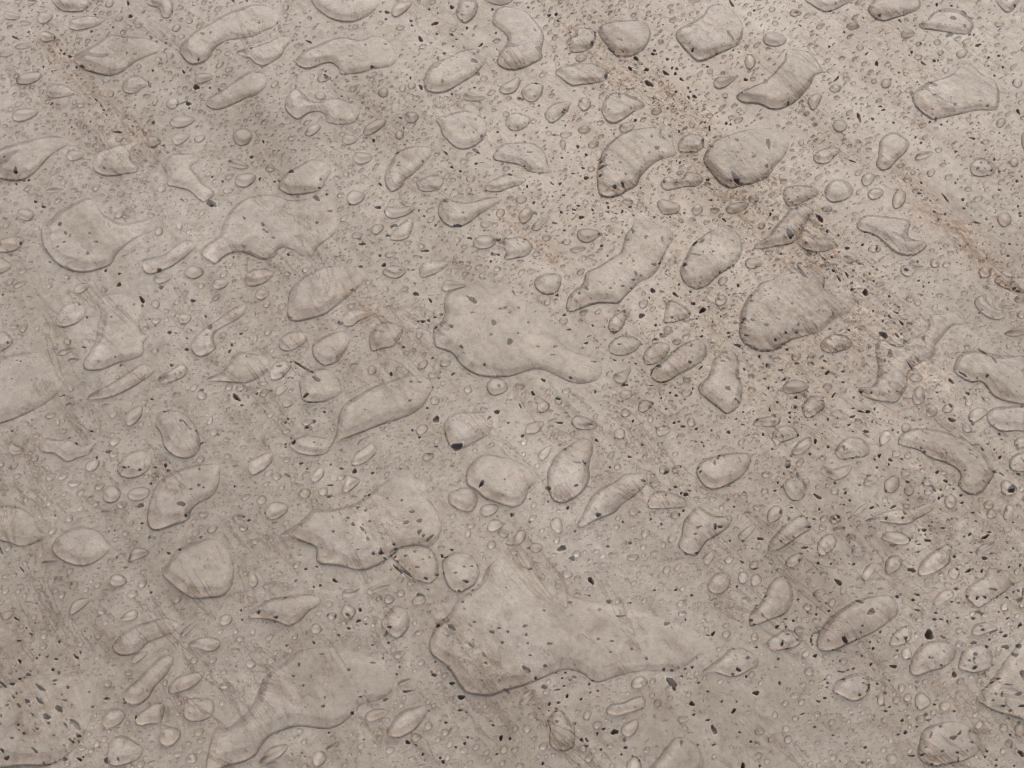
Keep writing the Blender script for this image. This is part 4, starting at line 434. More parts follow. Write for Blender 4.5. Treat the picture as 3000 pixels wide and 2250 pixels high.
# ------------------------------------------------------------------ noise
def vnoise(x, y, scale, seed):
    r = np.random.default_rng(seed)
    T = r.random((257, 257))
    T[256] = T[0]
    T[:, 256] = T[:, 0]
    u, v = x / scale + 1000.3, y / scale + 1000.7
    iu, iv = np.floor(u).astype(int), np.floor(v).astype(int)
    fu, fv = u - iu, v - iv
    fu, fv = fu * fu * (3 - 2 * fu), fv * fv * (3 - 2 * fv)
    iu, iv = iu % 256, iv % 256
    a = T[iu, iv] * (1 - fu) + T[iu + 1, iv] * fu
    b = T[iu, iv + 1] * (1 - fu) + T[iu + 1, iv + 1] * fu
    return (a * (1 - fv) + b * fv) * 2 - 1


VA = math.radians(-54)              # the bedding of the travertine runs down to the right


def bed(x, y):                       # coordinates along and across the bedding
    return x * math.cos(VA) + y * math.sin(VA), -x * math.sin(VA) + y * math.cos(VA)


FILM = 0.16 * MM                     # the wet stone carries a thin sheet of water


def wide_height(x, y):
    return 0.40 * MM * vnoise(x, y, 0.060, 1)


def film_height(x, y):
    return wide_height(x, y) + FILM


def base_height(x, y):
    s, t = bed(x, y)
    h = wide_height(x, y)
    h += 0.05 * MM * vnoise(s * 0.45, t, 0.016, 2)
    h += 0.04 * MM * vnoise(s * 0.5, t, 0.006, 3)
    h += 0.025 * MM * vnoise(x, y, 0.0026, 4)
    return h


# ------------------------------------------------------------------ pits: the traced ones, then small ones in the porous bands
def vein_amount(px, py):
    """porous bands seen in the photo, as line segments (photo px)"""
    segs = [((130, 100), (420, 400), 60, .8), ((1720, 90), (2250, 620), 70, 1.9), ((2060, 0), (2440, 440), 50, .7),
            ((2250, 600), (2700, 1080), 85, 1.2), ((2330, 700), (2480, 880), 120, .8), ((2650, 560), (3000, 860), 60, 1.2),
            ((2560, 60), (3000, 560), 110, .9), ((2480, 950), (3000, 1500), 200, .6), ((1350, 200), (2000, 560), 190, .32),
            ((1750, 600), (2250, 1000), 190, .6), ((1030, 1480), (1420, 1960), 55, .8), ((0, 1940), (260, 2250), 130, .7),
            ((700, 780), (800, 900), 50, .5), ((1330, 1860), (1600, 2120), 60, .6), ((2300, 1500), (2950, 2250), 260, .45),
            ((1030, 860), (1110, 950), 30, .8), ((1500, 640), (1620, 760), 30, .7), ((700, 1130), (920, 1300), 60, .4),
            ((2050, 950), (2900, 1700), 200, .5)]
    m = np.zeros_like(px)
    for (a, b, w, k) in segs:
        a, b = np.array(a, float), np.array(b, float)
        dd = b - a
        t = np.clip(((px - a[0]) * dd[0] + (py - a[1]) * dd[1]) / (dd @ dd), 0, 1)
        q = np.hypot(px - a[0] - t * dd[0], py - a[1] - t * dd[1]) / w
        m += k * np.exp(-q * q)
    return m


pits = []        # cx, cy, ax, ay (unit axis), half length, half width, depth, phase


def add_pit(px, py, a, b, ang, deep):
    c = ground(px, py)
    e1 = ground(px + a * math.cos(ang), py - a * math.sin(ang)) - c
    e2 = ground(px + b * math.sin(ang), py + b * math.cos(ang)) - c
    pits.append((c[0], c[1], e1[0], e1[1], e2[0], e2[1], deep, random.random() * 6.28, random.random() * 6.28))


for (px, py, a, b, ang) in PITS:
    wide = min(a, b) / 3000 * 0.47
    shallow = min(a, b) > 7.2 and random.random() < .35
    add_pit(px, py, a * 1.08, b * 1.08, ang, (1.4 if shallow else 4.5) * wide + 0.6 * MM)
nx = 0
while nx < 2300:
    px, py = random.uniform(-60, 3060), random.uniform(-60, 2310)
    v = float(vein_amount(np.array([px]), np.array([py]))[0])
    if random.random() > 0.045 + 0.95 * v:
        continue
    nx += 1
    a = random.uniform(1.3, 3.0) * (1 + 0.5 * (random.random() < .15))
    b = a * random.uniform(.40, .9)
    add_pit(px, py, a, b, math.radians(random.gauss(-42, 25)), (1.3 + random.random()) * b / 3000 * .47 + .18 * MM)


def pit_q(P, x, y):
    """0 at the middle of a pit, 1 on its rim"""
    dx, dy = x - P[0], y - P[1]
    det = P[2] * P[5] - P[3] * P[4]
    u = (dx * P[5] - dy * P[4]) / det
    v = (dy * P[2] - dx * P[3]) / det
    r = np.hypot(u, v)
    th = np.arctan2(v, u)
    return r / (1 + .16 * np.sin(2 * th + P[7]) + .12 * np.sin(3 * th + P[8]) + .06 * np.sin(5 * th + P[7] * 2))


# ------------------------------------------------------------------ materials
def nodes(mat):
    mat.use_nodes = True
    nt = mat.node_tree
    return nt, nt.nodes, nt.links, nt.nodes['Principled BSDF']


def stone_material():
    m = bpy.data.materials.new('travertine')
    nt, N, L, P = nodes(m)
    tc = N.new('ShaderNodeTexCoord')

    def mapping(scale, rot=0.0):
        mp = N.new('ShaderNodeMapping')
        mp.vector_type = 'TEXTURE'
        mp.inputs['Rotation'].default_value = (0, 0, rot)
        mp.inputs['Scale'].default_value = scale
        L.new(tc.outputs['Object'], mp.inputs['Vector'])
        return mp.outputs['Vector']

    def noise(vec, scale, detail=4, rough=.55, dist=0.0):
        n = N.new('ShaderNodeTexNoise')
        n.inputs['Scale'].default_value = scale
        n.inputs['Detail'].default_value = detail
        n.inputs['Roughness'].default_value = rough
        n.inputs['Distortion'].default_value = dist
        L.new(vec, n.inputs['Vector'])
        return n.outputs['Fac']

    def ramp(fac, stops, interp='LINEAR'):
        r = N.new('ShaderNodeValToRGB')
        r.color_ramp.interpolation = interp
        els = r.color_ramp.elements
        while len(els) < len(stops):
            els.new(0.5)
        for e, (p, c) in zip(els, stops):
            e.position = p
            e.color = (c[0], c[1], c[2], 1) if hasattr(c, '__len__') else (c, c, c, 1)
        L.new(fac, r.inputs['Fac'])
        return r.outputs['Color']

    def mix(mode, fac, a, b):
        x = N.new('ShaderNodeMix')
        x.data_type = 'RGBA'
        x.blend_type = mode
        for sock, val in ((x.inputs[0], fac), (x.inputs[6], a), (x.inputs[7], b)):
            if hasattr(val, 'is_output'):
                L.new(val, sock)
            elif isinstance(val, (int, float)):
                sock.default_value = val
            else:
                sock.default_value = (*val, 1)
        return x.outputs[2]

    def math_(op, a, b):
        x = N.new('ShaderNodeMath')
        x.operation = op
        for s, val in zip(x.inputs, (a, b)):
            if hasattr(val, 'is_output'):
                L.new(val, s)
            else:
                s.default_value = val
        return x.outputs[0]

    iso = mapping((1, 1, 1))
    band = mapping((5.5, 1.0, 1.0), VA)
    seam = mapping((3.6, 1.0, 1.0), VA + .05)
    big = noise(iso, 9, 4, .6, .4)
    col = ramp(big, [(.30, (.290, .250, .208)), (.48, (.362, .320, .274)), (.70, (.412, .371, .326))])
    layers = noise(band, 36, 7, .62, .5)
    col = mix('MULTIPLY', .85, col, ramp(layers, [(.30, (.68, .62, .565)), (.45, (.93, .91, .89)), (.55, (1.04, 1.04, 1.04)), (.66, (1.18, 1.18, 1.19))]))
    ln = noise(seam, 60, 6, .65, .9)
    seams = ramp(ln, [(.43, 0), (.445, 1), (.455, 1), (.472, 0)])
    wide = noise(iso, 22, 3, .5)
    seams = math_('MULTIPLY', seams, ramp(wide, [(.42, .0), (.56, 1)]))
    col = mix('MULTIPLY', seams, col, (.76, .68, .62))
    blot = noise(iso, 130, 5, .65, .8)
    col = mix('MULTIPLY', .9, col, ramp(blot, [(.30, (.70, .65, .61)), (.45, (.94, .93, .92)), (.58, (1.05, 1.05, 1.06)), (.70, (1.16, 1.17, 1.19))]))
    # brown mineral stain in the porous bands, kept on the mesh as a smooth attribute
    at = N.new('ShaderNodeAttribute')
    at.attribute_name = 'vein'
    st = noise(iso, 260, 5, .7, .5)
    sfac = math_('MULTIPLY', at.outputs['Fac'], ramp(st, [(.40, 0), (.66, 1)]))
    col = mix('MULTIPLY', sfac, col, (.76, .68, .60))
    ru = N.new('ShaderNodeAttribute')
    ru.attribute_name = 'rust'
    rfac = math_('MULTIPLY', ru.outputs['Fac'], ramp(noise(seam, 330, 5, .7, .5), [(.46, 0), (.56, 1)]))
    col = mix('MULTIPLY', rfac, col, (.74, .58, .45))
    # brown specks and pale grains
    vo = N.new('ShaderNodeTexVoronoi')
    vo.inputs['Scale'].default_value = 430
    L.new(mapping((1.6, 1, 1), VA), vo.inputs['Vector'])
    spk = math_('MULTIPLY', ramp(vo.outputs['Distance'], [(.12, 1), (.26, 0)]), ramp(noise(iso, 95, 3, .6), [(.50, 0), (.60, 1)]))
    spk2 = math_('MULTIPLY', spk, math_('ADD', .55, at.outputs['Fac']))
    col = mix('MULTIPLY', spk2, col, (.36, .28, .23))
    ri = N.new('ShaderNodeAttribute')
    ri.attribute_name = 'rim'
    col = mix('MULTIPLY', ri.outputs['Fac'], col, (1.35, 1.36, 1.38))  # bright edge halo of the pits, painted into the stone colour
    mot = noise(iso, 420, 5, .7, .3)
    col = mix('MULTIPLY', 1.0, col, ramp(mot, [(.30, (.74, .69, .65)), (.42, (.95, .935, .92)), (.54, (1.02, 1.02, 1.02)), (.68, (1.10, 1.10, 1.10))]))
    fine = noise(iso, 1100, 4, .7)
    col = mix('MULTIPLY', 1.0, col, ramp(fine, [(.30, (.88, .87, .86)), (.52, (1, 1, 1)), (.72, (1.08, 1.08, 1.08))]))
    L.new(col, P.inputs['Base Color'])
    P.inputs['Roughness'].default_value = .62
    P.inputs['Specular IOR Level'].default_value = .25
    hgt = math_('ADD', math_('MULTIPLY', noise(iso, 420, 6, .7, .3), .8), math_('MULTIPLY', noise(band, 120, 5, .6, .5), 1.2))
    hgt = math_('ADD', hgt, math_('MULTIPLY', spk, -.9))
    hgt = math_('ADD', hgt, math_('MULTIPLY', seams, -.9))
    bp = N.new('ShaderNodeBump')
    bp.inputs['Strength'].default_value = .55
    bp.inputs['Distance'].default_value = .00035
    L.new(hgt, bp.inputs['Height'])
    L.new(bp.outputs['Normal'], P.inputs['Normal'])
    return m


def water_material():
    m = bpy.data.materials.new('clear_water')
    nt, N, L, P = nodes(m)
    P.inputs['Base Color'].default_value = (1, 1, 1, 1)
    P.inputs['Roughness'].default_value = 0.0
    P.inputs['IOR'].default_value = 1.333
    P.inputs['Transmission Weight'].default_value = 1.0
    tc = N.new('ShaderNodeTexCoord')
    n = N.new('ShaderNodeTexNoise')
    n.inputs['Scale'].default_value = 90
    n.inputs['Detail'].default_value = 2
    L.new(tc.outputs['Object'], n.inputs['Vector'])
    b = N.new('ShaderNodeBump')
    b.inputs['Strength'].default_value = .03
    b.inputs['Distance'].default_value = .0008
    L.new(n.outputs['Fac'], b.inputs['Height'])
    L.new(b.outputs['Normal'], P.inputs['Normal'])
    return m


STONE = stone_material()
WATER = water_material()


def bead_material():
    """small beads: clear water with a share of rough glass mixed in"""
    m = bpy.data.materials.new('bead_water')
    nt, N, L, P = nodes(m)
    P.inputs['Base Color'].default_value = (1, 1, 1, 1)
    P.inputs['Roughness'].default_value = 0.0
    P.inputs['IOR'].default_value = 1.333
    P.inputs['Transmission Weight'].default_value = 1.0
    rg = N.new('ShaderNodeBsdfGlass')
    rg.distribution = 'MULTI_GGX'
    rg.inputs['Roughness'].default_value = .30
    rg.inputs['IOR'].default_value = 1.333
    mx = N.new('ShaderNodeMixShader')
    mx.inputs[0].default_value = .32
    L.new(P.outputs[0], mx.inputs[1])
    L.new(rg.outputs[0], mx.inputs[2])
    L.new(mx.outputs[0], N['Material Output'].inputs['Surface'])
    return m


BEAD = bead_material()

# ------------------------------------------------------------------ the stone: one sheet, fine where there are pits
X0, X1 = -0.37, 0.37
yb = float(ground(0, 2330)[1])
yt = float(ground(0, -90)[1])
xs = list(np.arange(X0, X1, 0.62 * MM))
ys = [yb]
while ys[-1] < yt:
    f = (ys[-1] - yb) / (yt - yb)
    ys.append(ys[-1] + (0.55 + 0.40 * f) * MM)
NI0, NJ0 = len(xs), len(ys)


def grow(v, sign):
    out, st = [v], 1.2 * MM
    while abs(out[-1] - v) < 2.2:
        out.append(out[-1] + sign * st)
        st *= 1.22
    return out[1:]


lx, rx = grow(xs[0], -1)[::-1], grow(xs[-1], 1)
ly, ry = grow(ys[0], -1)[::-1], grow(ys[-1], 1)
xs = np.array(lx + xs + rx)
ys = np.array(ly + ys + ry)
NI, NJ = len(xs), len(ys)
R = 3
xf = np.interp(np.arange((NI - 1) * R + 1) / R, np.arange(NI), xs)
yf = np.interp(np.arange((NJ - 1) * R + 1) / R, np.arange(NJ), ys)
NFJ = len(yf)
fineh = np.zeros((len(xf), NFJ), np.float32)          # pit depth on the fine lattice
pit_halo = np.zeros((len(xf), NFJ), np.float16)           # painted pale halo round a pit, its brightness put into the colour
cellmask = np.zeros((NI - 1, NJ - 1), bool)
for P in pits:
    ex = math.hypot(P[2], P[4]) * 1.42
    ey = math.hypot(P[3], P[5]) * 1.42
    i0, i1 = np.searchsorted(xf, [P[0] - ex, P[0] + ex])
    j0, j1 = np.searchsorted(yf, [P[1] - ey, P[1] + ey])
    if i1 - i0 < 1 or j1 - j0 < 1:
        continue
    q = pit_q(P, xf[i0:i1, None], yf[None, j0:j1])
    t = np.clip((1.06 - q) / .42, 0, 1)
    dep = P[6] * t * t * (3 - 2 * t)
    fineh[i0:i1, j0:j1] = np.maximum(fineh[i0:i1, j0:j1], dep)
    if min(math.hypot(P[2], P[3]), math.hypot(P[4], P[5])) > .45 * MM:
        pit_halo[i0:i1, j0:j1] = np.maximum(pit_halo[i0:i1, j0:j1], np.clip(1 - np.abs(q - 1.18) / .24, 0, 1))
    cellmask[max(0, i0 // R - 1):i1 // R + 1, max(0, j0 // R - 1):j1 // R + 1] = True

gi, gj = np.meshgrid(np.arange(NI - 1), np.arange(NJ - 1), indexing='ij')
ci, cj = gi[~cellmask], gj[~cellmask]
a = np.stack([ci * R, (ci + 1) * R, (ci + 1) * R, ci * R], 1) * NFJ + np.stack([cj * R, cj * R, (cj + 1) * R, (cj + 1) * R], 1)
fi, fj = gi[cellmask], gj[cellmask]
quads = [a]
for di in range(R):
    for dj in range(R):
        I, J = fi * R + di, fj * R + dj
        quads.append(np.stack([I * NFJ + J, (I + 1) * NFJ + J, (I + 1) * NFJ + J + 1, I * NFJ + J + 1], 1))
quads = np.concatenate(quads)
ids, inv = np.unique(quads, return_inverse=True)
inv = inv.reshape(-1, 4)
I, J = ids // NFJ, ids % NFJ
vx, vy = xf[I], yf[J]


def crust(x, y):
    """eroded seams: ragged ridges and furrows along the porous bands"""
    s_, t_ = bed(x, y)
    d_ = np.clip(1 - (np.hypot(x, y) - .45) / .1, 0, 1)
    v = np.clip(vein_amount(*to_photo(x, y)) - .35, 0, 1) * d_
    n1 = vnoise(s_ * .30, t_, .0016, 21)
    n2 = vnoise(s_ * .5, t_, .0034, 22)
    n3 = vnoise(x, y, .0011, 23)
    return v * MM * (.42 * (1 - 2 * np.abs(n1)) + .32 * n2 + .26 * n3 - .10)


def full_height(I, J):
    x, y = xf[I], yf[J]
    return base_height(x, y) + crust(x, y) - fineh[I, J]


vz = full_height(I, J)
# points on the border between fine and coarse cells lie on the coarse edge
edge_i = (I % R != 0) & (J % R == 0)
edge_j = (J % R != 0) & (I % R == 0)
jc = np.clip(J // R, 1, NJ - 2)
ic = np.clip(I // R, 1, NI - 2)
for sel, is_i in ((edge_i, True), (edge_j, False)):
    k = np.nonzero(sel)[0]
    if is_i:
        c0 = np.minimum(I[k] // R, NI - 2)
        both = cellmask[c0, jc[k] - 1] & cellmask[c0, jc[k]]
        k = k[~both]
        c0 = I[k] // R * R
        f = (I[k] - c0) / R
        vz[k] = full_height(c0, J[k]) * (1 - f) + full_height(c0 + R, J[k]) * f
    else:
        c0 = np.minimum(J[k] // R, NJ - 2)
        both = cellmask[ic[k] - 1, c0] & cellmask[ic[k], c0]
        k = k[~both]
        c0 = J[k] // R * R
        f = (J[k] - c0) / R
        vz[k] = full_height(I[k], c0) * (1 - f) + full_height(I[k], c0 + R) * f


def build_mesh(name, co, faces_flat, starts, mat, sharp=None):
    me = bpy.data.meshes.new(name)
    me.vertices.add(len(co))
    me.vertices.foreach_set('co', np.ascontiguousarray(co, np.float32).ravel())
    me.loops.add(len(faces_flat))
    me.loops.foreach_set('vertex_index', np.ascontiguousarray(faces_flat, np.int32))
    me.polygons.add(len(starts))
    me.polygons.foreach_set('loop_start', np.ascontiguousarray(starts, np.int32))
    me.update(calc_edges=True)
    me.polygons.foreach_set('use_smooth', np.ones(len(starts), bool))
    me.materials.append(mat)
    if sharp is not None:
        ev = np.zeros(len(me.edges) * 2, np.int32)
        me.edges.foreach_get('vertices', ev)
        ev = ev.reshape(-1, 2)
        at = me.attributes.new('sharp_edge', 'BOOLEAN', 'EDGE')
        at.data.foreach_set('value', sharp[ev[:, 0]] & sharp[ev[:, 1]])
    return me


me = build_mesh('ground', np.stack([vx, vy, vz], 1), inv.ravel(), np.arange(len(inv)) * 4, STONE)
pxx, pyy = to_photo(vx, vy)
far = np.clip(1 - (np.hypot(vx, vy) - .45) / .1, 0, 1)
at = me.attributes.new('vein', 'FLOAT', 'POINT')
at.data.foreach_set('value', np.clip(vein_amount(pxx, pyy) * far * .8, 0, 1).astype(np.float32))
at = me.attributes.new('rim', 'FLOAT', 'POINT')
at.data.foreach_set('value', pit_halo[I, J].astype(np.float32))
rust = np.zeros_like(vx)
for (a, b, w, k) in [((170, 150), (310, 330), 40, .9), ((300, 330), (420, 400), 38, .8), ((2720, 600), (2960, 820), 36, 1.0),
                     ((1500, 640), (1620, 750), 26, .9), ((1010, 850), (1110, 960), 34, .7), ((2860, 700), (2990, 870), 26, .7),
                     ((1790, 150), (2050, 330), 60, .45), ((2600, 470), (2740, 600), 60, .4), ((130, 340), (330, 380), 60, .25),
                     ((2330, 640), (2420, 760), 50, .4), ((1520, 1660), (1300, 1500), 60, .25), ((0, 1860), (120, 2060), 110, .35)]:
    dd = np.array(b, float) - a
    t = np.clip(((pxx - a[0]) * dd[0] + (pyy - a[1]) * dd[1]) / (dd @ dd), 0, 1)
    q = np.hypot(pxx - a[0] - t * dd[0], pyy - a[1] - t * dd[1]) / w
    rust = np.maximum(rust, k * np.exp(-q * q))
at = me.attributes.new('rust', 'FLOAT', 'POINT')
at.data.foreach_set('value', (rust * far).astype(np.float32))
g = bpy.data.objects.new('ground', me)
C.objects.link(g)
g['kind'] = 'structure'
g['label'] = 'pitted beige-grey travertine surface wet with rain'
print('ground', len(ids), 'verts', len(inv), 'quads')

# ------------------------------------------------------------------ water drops
def smooth_closed(P, n):
    """closed Catmull-Rom curve through P, n evenly spaced points"""
    m = len(P)
    k = 8
    t = np.arange(k)[:, None] / k
    out = []
    for i in range(m):
        p0, p1, p2, p3 = P[i - 1], P[i], P[(i + 1) % m], P[(i + 2) % m]
        out.append(.5 * (2 * p1 + (p2 - p0) * t + (2 * p0 - 5 * p1 + 4 * p2 - p3) * t ** 2 + (3 * p1 - p0 - 3 * p2 + p3) * t ** 3))
    Q = np.concatenate(out)
    for _ in range(2):
        Q = (np.roll(Q, 1, 0) + 2 * Q + np.roll(Q, -1, 0)) / 4
    s = np.r_[0, np.cumsum(np.hypot(*(np.roll(Q, -1, 0) - Q).T))]
    tt = np.linspace(0, s[-1], n, endpoint=False)
    Qc = np.vstack([Q, Q[:1]])
    return np.stack([np.interp(tt, s, Qc[:, 0]), np.interp(tt, s, Qc[:, 1])], 1)


def area(P):
    x, y = P[:, 0], P[:, 1]
    return .5 * float(np.sum(x * np.roll(y, -1) - y * np.roll(x, -1)))


def inside(Q, pts):
    x, y = pts[:, 0:1], pts[:, 1:2]
    x1, y1 = Q[:, 0][None], Q[:, 1][None]
    x2, y2 = np.roll(Q[:, 0], -1)[None], np.roll(Q[:, 1], -1)[None]
    cr = ((y1 > y) != (y2 > y)) & (x < (x2 - x1) * (y - y1) / (y2 - y1 + 1e-15) + x1)
    return cr.sum(1) % 2 == 1


SLOPE = np.array([-0.62, -0.78])      # the way the water has run: down and to the left
LAM = 2.0 * MM                        # capillary length


def drop_geometry(Q, spacing, film=1.0):
    """Q: outline on the stone (ccw). Returns verts, tris, rim mask"""
    n = len(Q)
    A = abs(area(Q))
    seg = np.roll(Q, -1, 0) - np.roll(Q, 1, 0)
    nor = np.stack([-seg[:, 1], seg[:, 0]], 1)
    nor /= np.linalg.norm(nor, axis=1)[:, None] + 1e-12
    lo, hi = Q.min(0), Q.max(0)
    D4 = []
    B = np.concatenate([Q, (Q + np.roll(Q, -1, 0)) / 2])
    blen = np.hypot(*(np.roll(Q, -1, 0) - Q).T).mean() / 2

    def soft(p):
        d2 = ((p[:, None] - B[None]) ** 2).sum(-1) + (blen * .5) ** 2
        return (np.sum(blen / d2 ** 1.5, 1) / 2) ** -.5          # ~ distance to the rim, without creases

    rings = []
    for f in (0.22, 0.6):
        rp = Q + nor * spacing * f
        ok = inside(Q, rp)
        dmin = np.sqrt(((rp[:, None] - Q[None]) ** 2).sum(-1)).min(1)
        ok &= dmin > spacing * f * .8
        rings.append(rp[ok])
    gx = np.arange(lo[0], hi[0], spacing)
    gy = np.arange(lo[1], hi[1], spacing * .87)
    GX, GY = np.meshgrid(gx, gy, indexing='ij')
    GX = GX + (np.arange(len(gy)) % 2)[None] * spacing * .5
    gp = np.stack([GX.ravel(), GY.ravel()], 1)
    if len(gp):
        gp = gp[inside(Q, gp)]
    if len(gp):
        dmin = np.sqrt(((gp[:, None] - Q[None]) ** 2).sum(-1)).min(1)
        gp = gp[dmin > spacing * .95]
    pts = np.concatenate([Q] + rings + [gp])
    res = delaunay_2d_cdt([Vector(p) for p in (pts - lo) / spacing], [], [list(range(n))], 1, 1e-5)
    vv = np.array([(v[0], v[1]) for v in res[0]]) * spacing + lo
    tris = np.array([f for f in res[2] if len(f) == 3], int)
    rim = np.zeros(len(vv), bool)
    for k, orig in enumerate(res[3]):
        if any(o < n for o in orig):
            rim[k] = True
    D = soft(vv)
    Dm = max(D[~rim].max() if (~rim).any() else spacing, 1e-5)
    D = np.where(rim, 0, D)
    Dp = D - D * D / (2 * Dm)
    th = film * (5.2 - 2.6 * min(1, Dm / MM / 3.5)) * random.uniform(.85, 1.12)
    h = th * LAM * (1 - np.exp(-Dp / LAM))
    c = vv.mean(0)
    pr = (vv - c) @ SLOPE
    pr = (pr - pr.min()) / (np.ptp(pr) + 1e-9)
    small = min(1.0, 1.3 * MM / Dm)
    wide_ = min(1.0, max(0.0, (Dm / MM - 4) / 8))
    h *= (.16 + .50 * small - .08 * wide_) + (1.0 - .50 * small) * pr ** (1 + .5 * wide_)
    h *= 1 + .20 * vnoise(vv[:, 0], vv[:, 1], .008, 5)
    z = film_height(vv[:, 0], vv[:, 1]) + np.where(rim, 0.0, h)
    return vv, z, tris, rim


def upward(vv, tris):
    a, b, c = vv[tris[:, 0]], vv[tris[:, 1]], vv[tris[:, 2]]
    cr = (b[:, 0] - a[:, 0]) * (c[:, 1] - a[:, 1]) - (b[:, 1] - a[:, 1]) * (c[:, 0] - a[:, 0])
    return np.where((cr < 0)[:, None], tris[:, ::-1], tris)


OUTLINES = []                        # every drop's rim, cut out of the water sheet between them


class Shape:
    pass


shapes = []
for P in POLYS:
    s = Shape()
    s.photo = smooth_closed(P, 96)
    s.kind = 'poly'
    shapes.append(s)
for (px, py, a, b, ang) in ELLS:
    s = Shape()
    th = np.linspace(0, 2 * math.pi, 28, endpoint=False)
    asp = max(a, b) / min(a, b)
    egg = 0.0 if asp < 1.15 else random.uniform(.05, .30) * min(1, asp - .9)
    wob = 1 + .05 * np.sin(2 * th + random.random() * 6) + .035 * np.sin(3 * th + random.random() * 6)
    ex = a * np.cos(th) * wob
    ey = b * np.sin(th) * (1 - egg * np.cos(th)) * wob
    X = px + ex * math.cos(ang) + ey * math.sin(ang)
    Y = py - ex * math.sin(ang) + ey * math.cos(ang)
    s.photo = np.stack([X, Y], 1)
    s.kind = 'ell'
    shapes.append(s)
for s in shapes:
    s.A = abs(area(s.photo))
    s.c = s.photo.mean(0)
# a small drop that lies in a bigger one would have run into it
big = sorted([s for s in shapes if s.kind == 'poly'], key=lambda s: -s.A)
keep = []
solid = []
for s in big:                        # the same outline traced twice
    if any(np.abs(t.c - s.c).max() < 400 and inside(t.photo, s.photo[::4]).mean() > .25 for t in solid):
        s.A = -1
    else:
        solid.append(s)
big = solid
for s in shapes:
    if s.A < 0:
        continue
    if s.kind == 'ell' and any(np.abs(t.c - s.c).max() < 400 and inside(t.photo, s.photo[::3]).mean() > .3 for t in big) and not any(
            np.abs(t.c - s.c).max() < 400 and inside(t.photo, s.photo[::3]).mean() > .97 for t in big if s.A > 1500):
        continue
    if s.kind == 'ell' and s.A < 1500 and any(inside(t.photo, s.photo[::6]).mean() > .6 for t in big if np.abs(t.c - s.c).max() < 400):
        continue
    if s.kind == 'ell' and any(np.abs(t.c - s.c).max() < 200 and t.kind == 'ell' and max(inside(t.photo, s.photo[::3]).mean(), inside(s.photo, t.photo[::3]).mean()) > .28
                               for t in keep):
        continue
    keep.append(s)
keep.sort(key=lambda s: -s.A)


def in_frame(s):
    return -5 < s.c[0] < 3005 and -5 < s.c[1] < 2255


NMAIN = 296
main = [s for s in keep if s.A > 0][:NMAIN]
rest = keep[NMAIN:]
print('drops', len(keep), 'smallest single', main[-1].A)

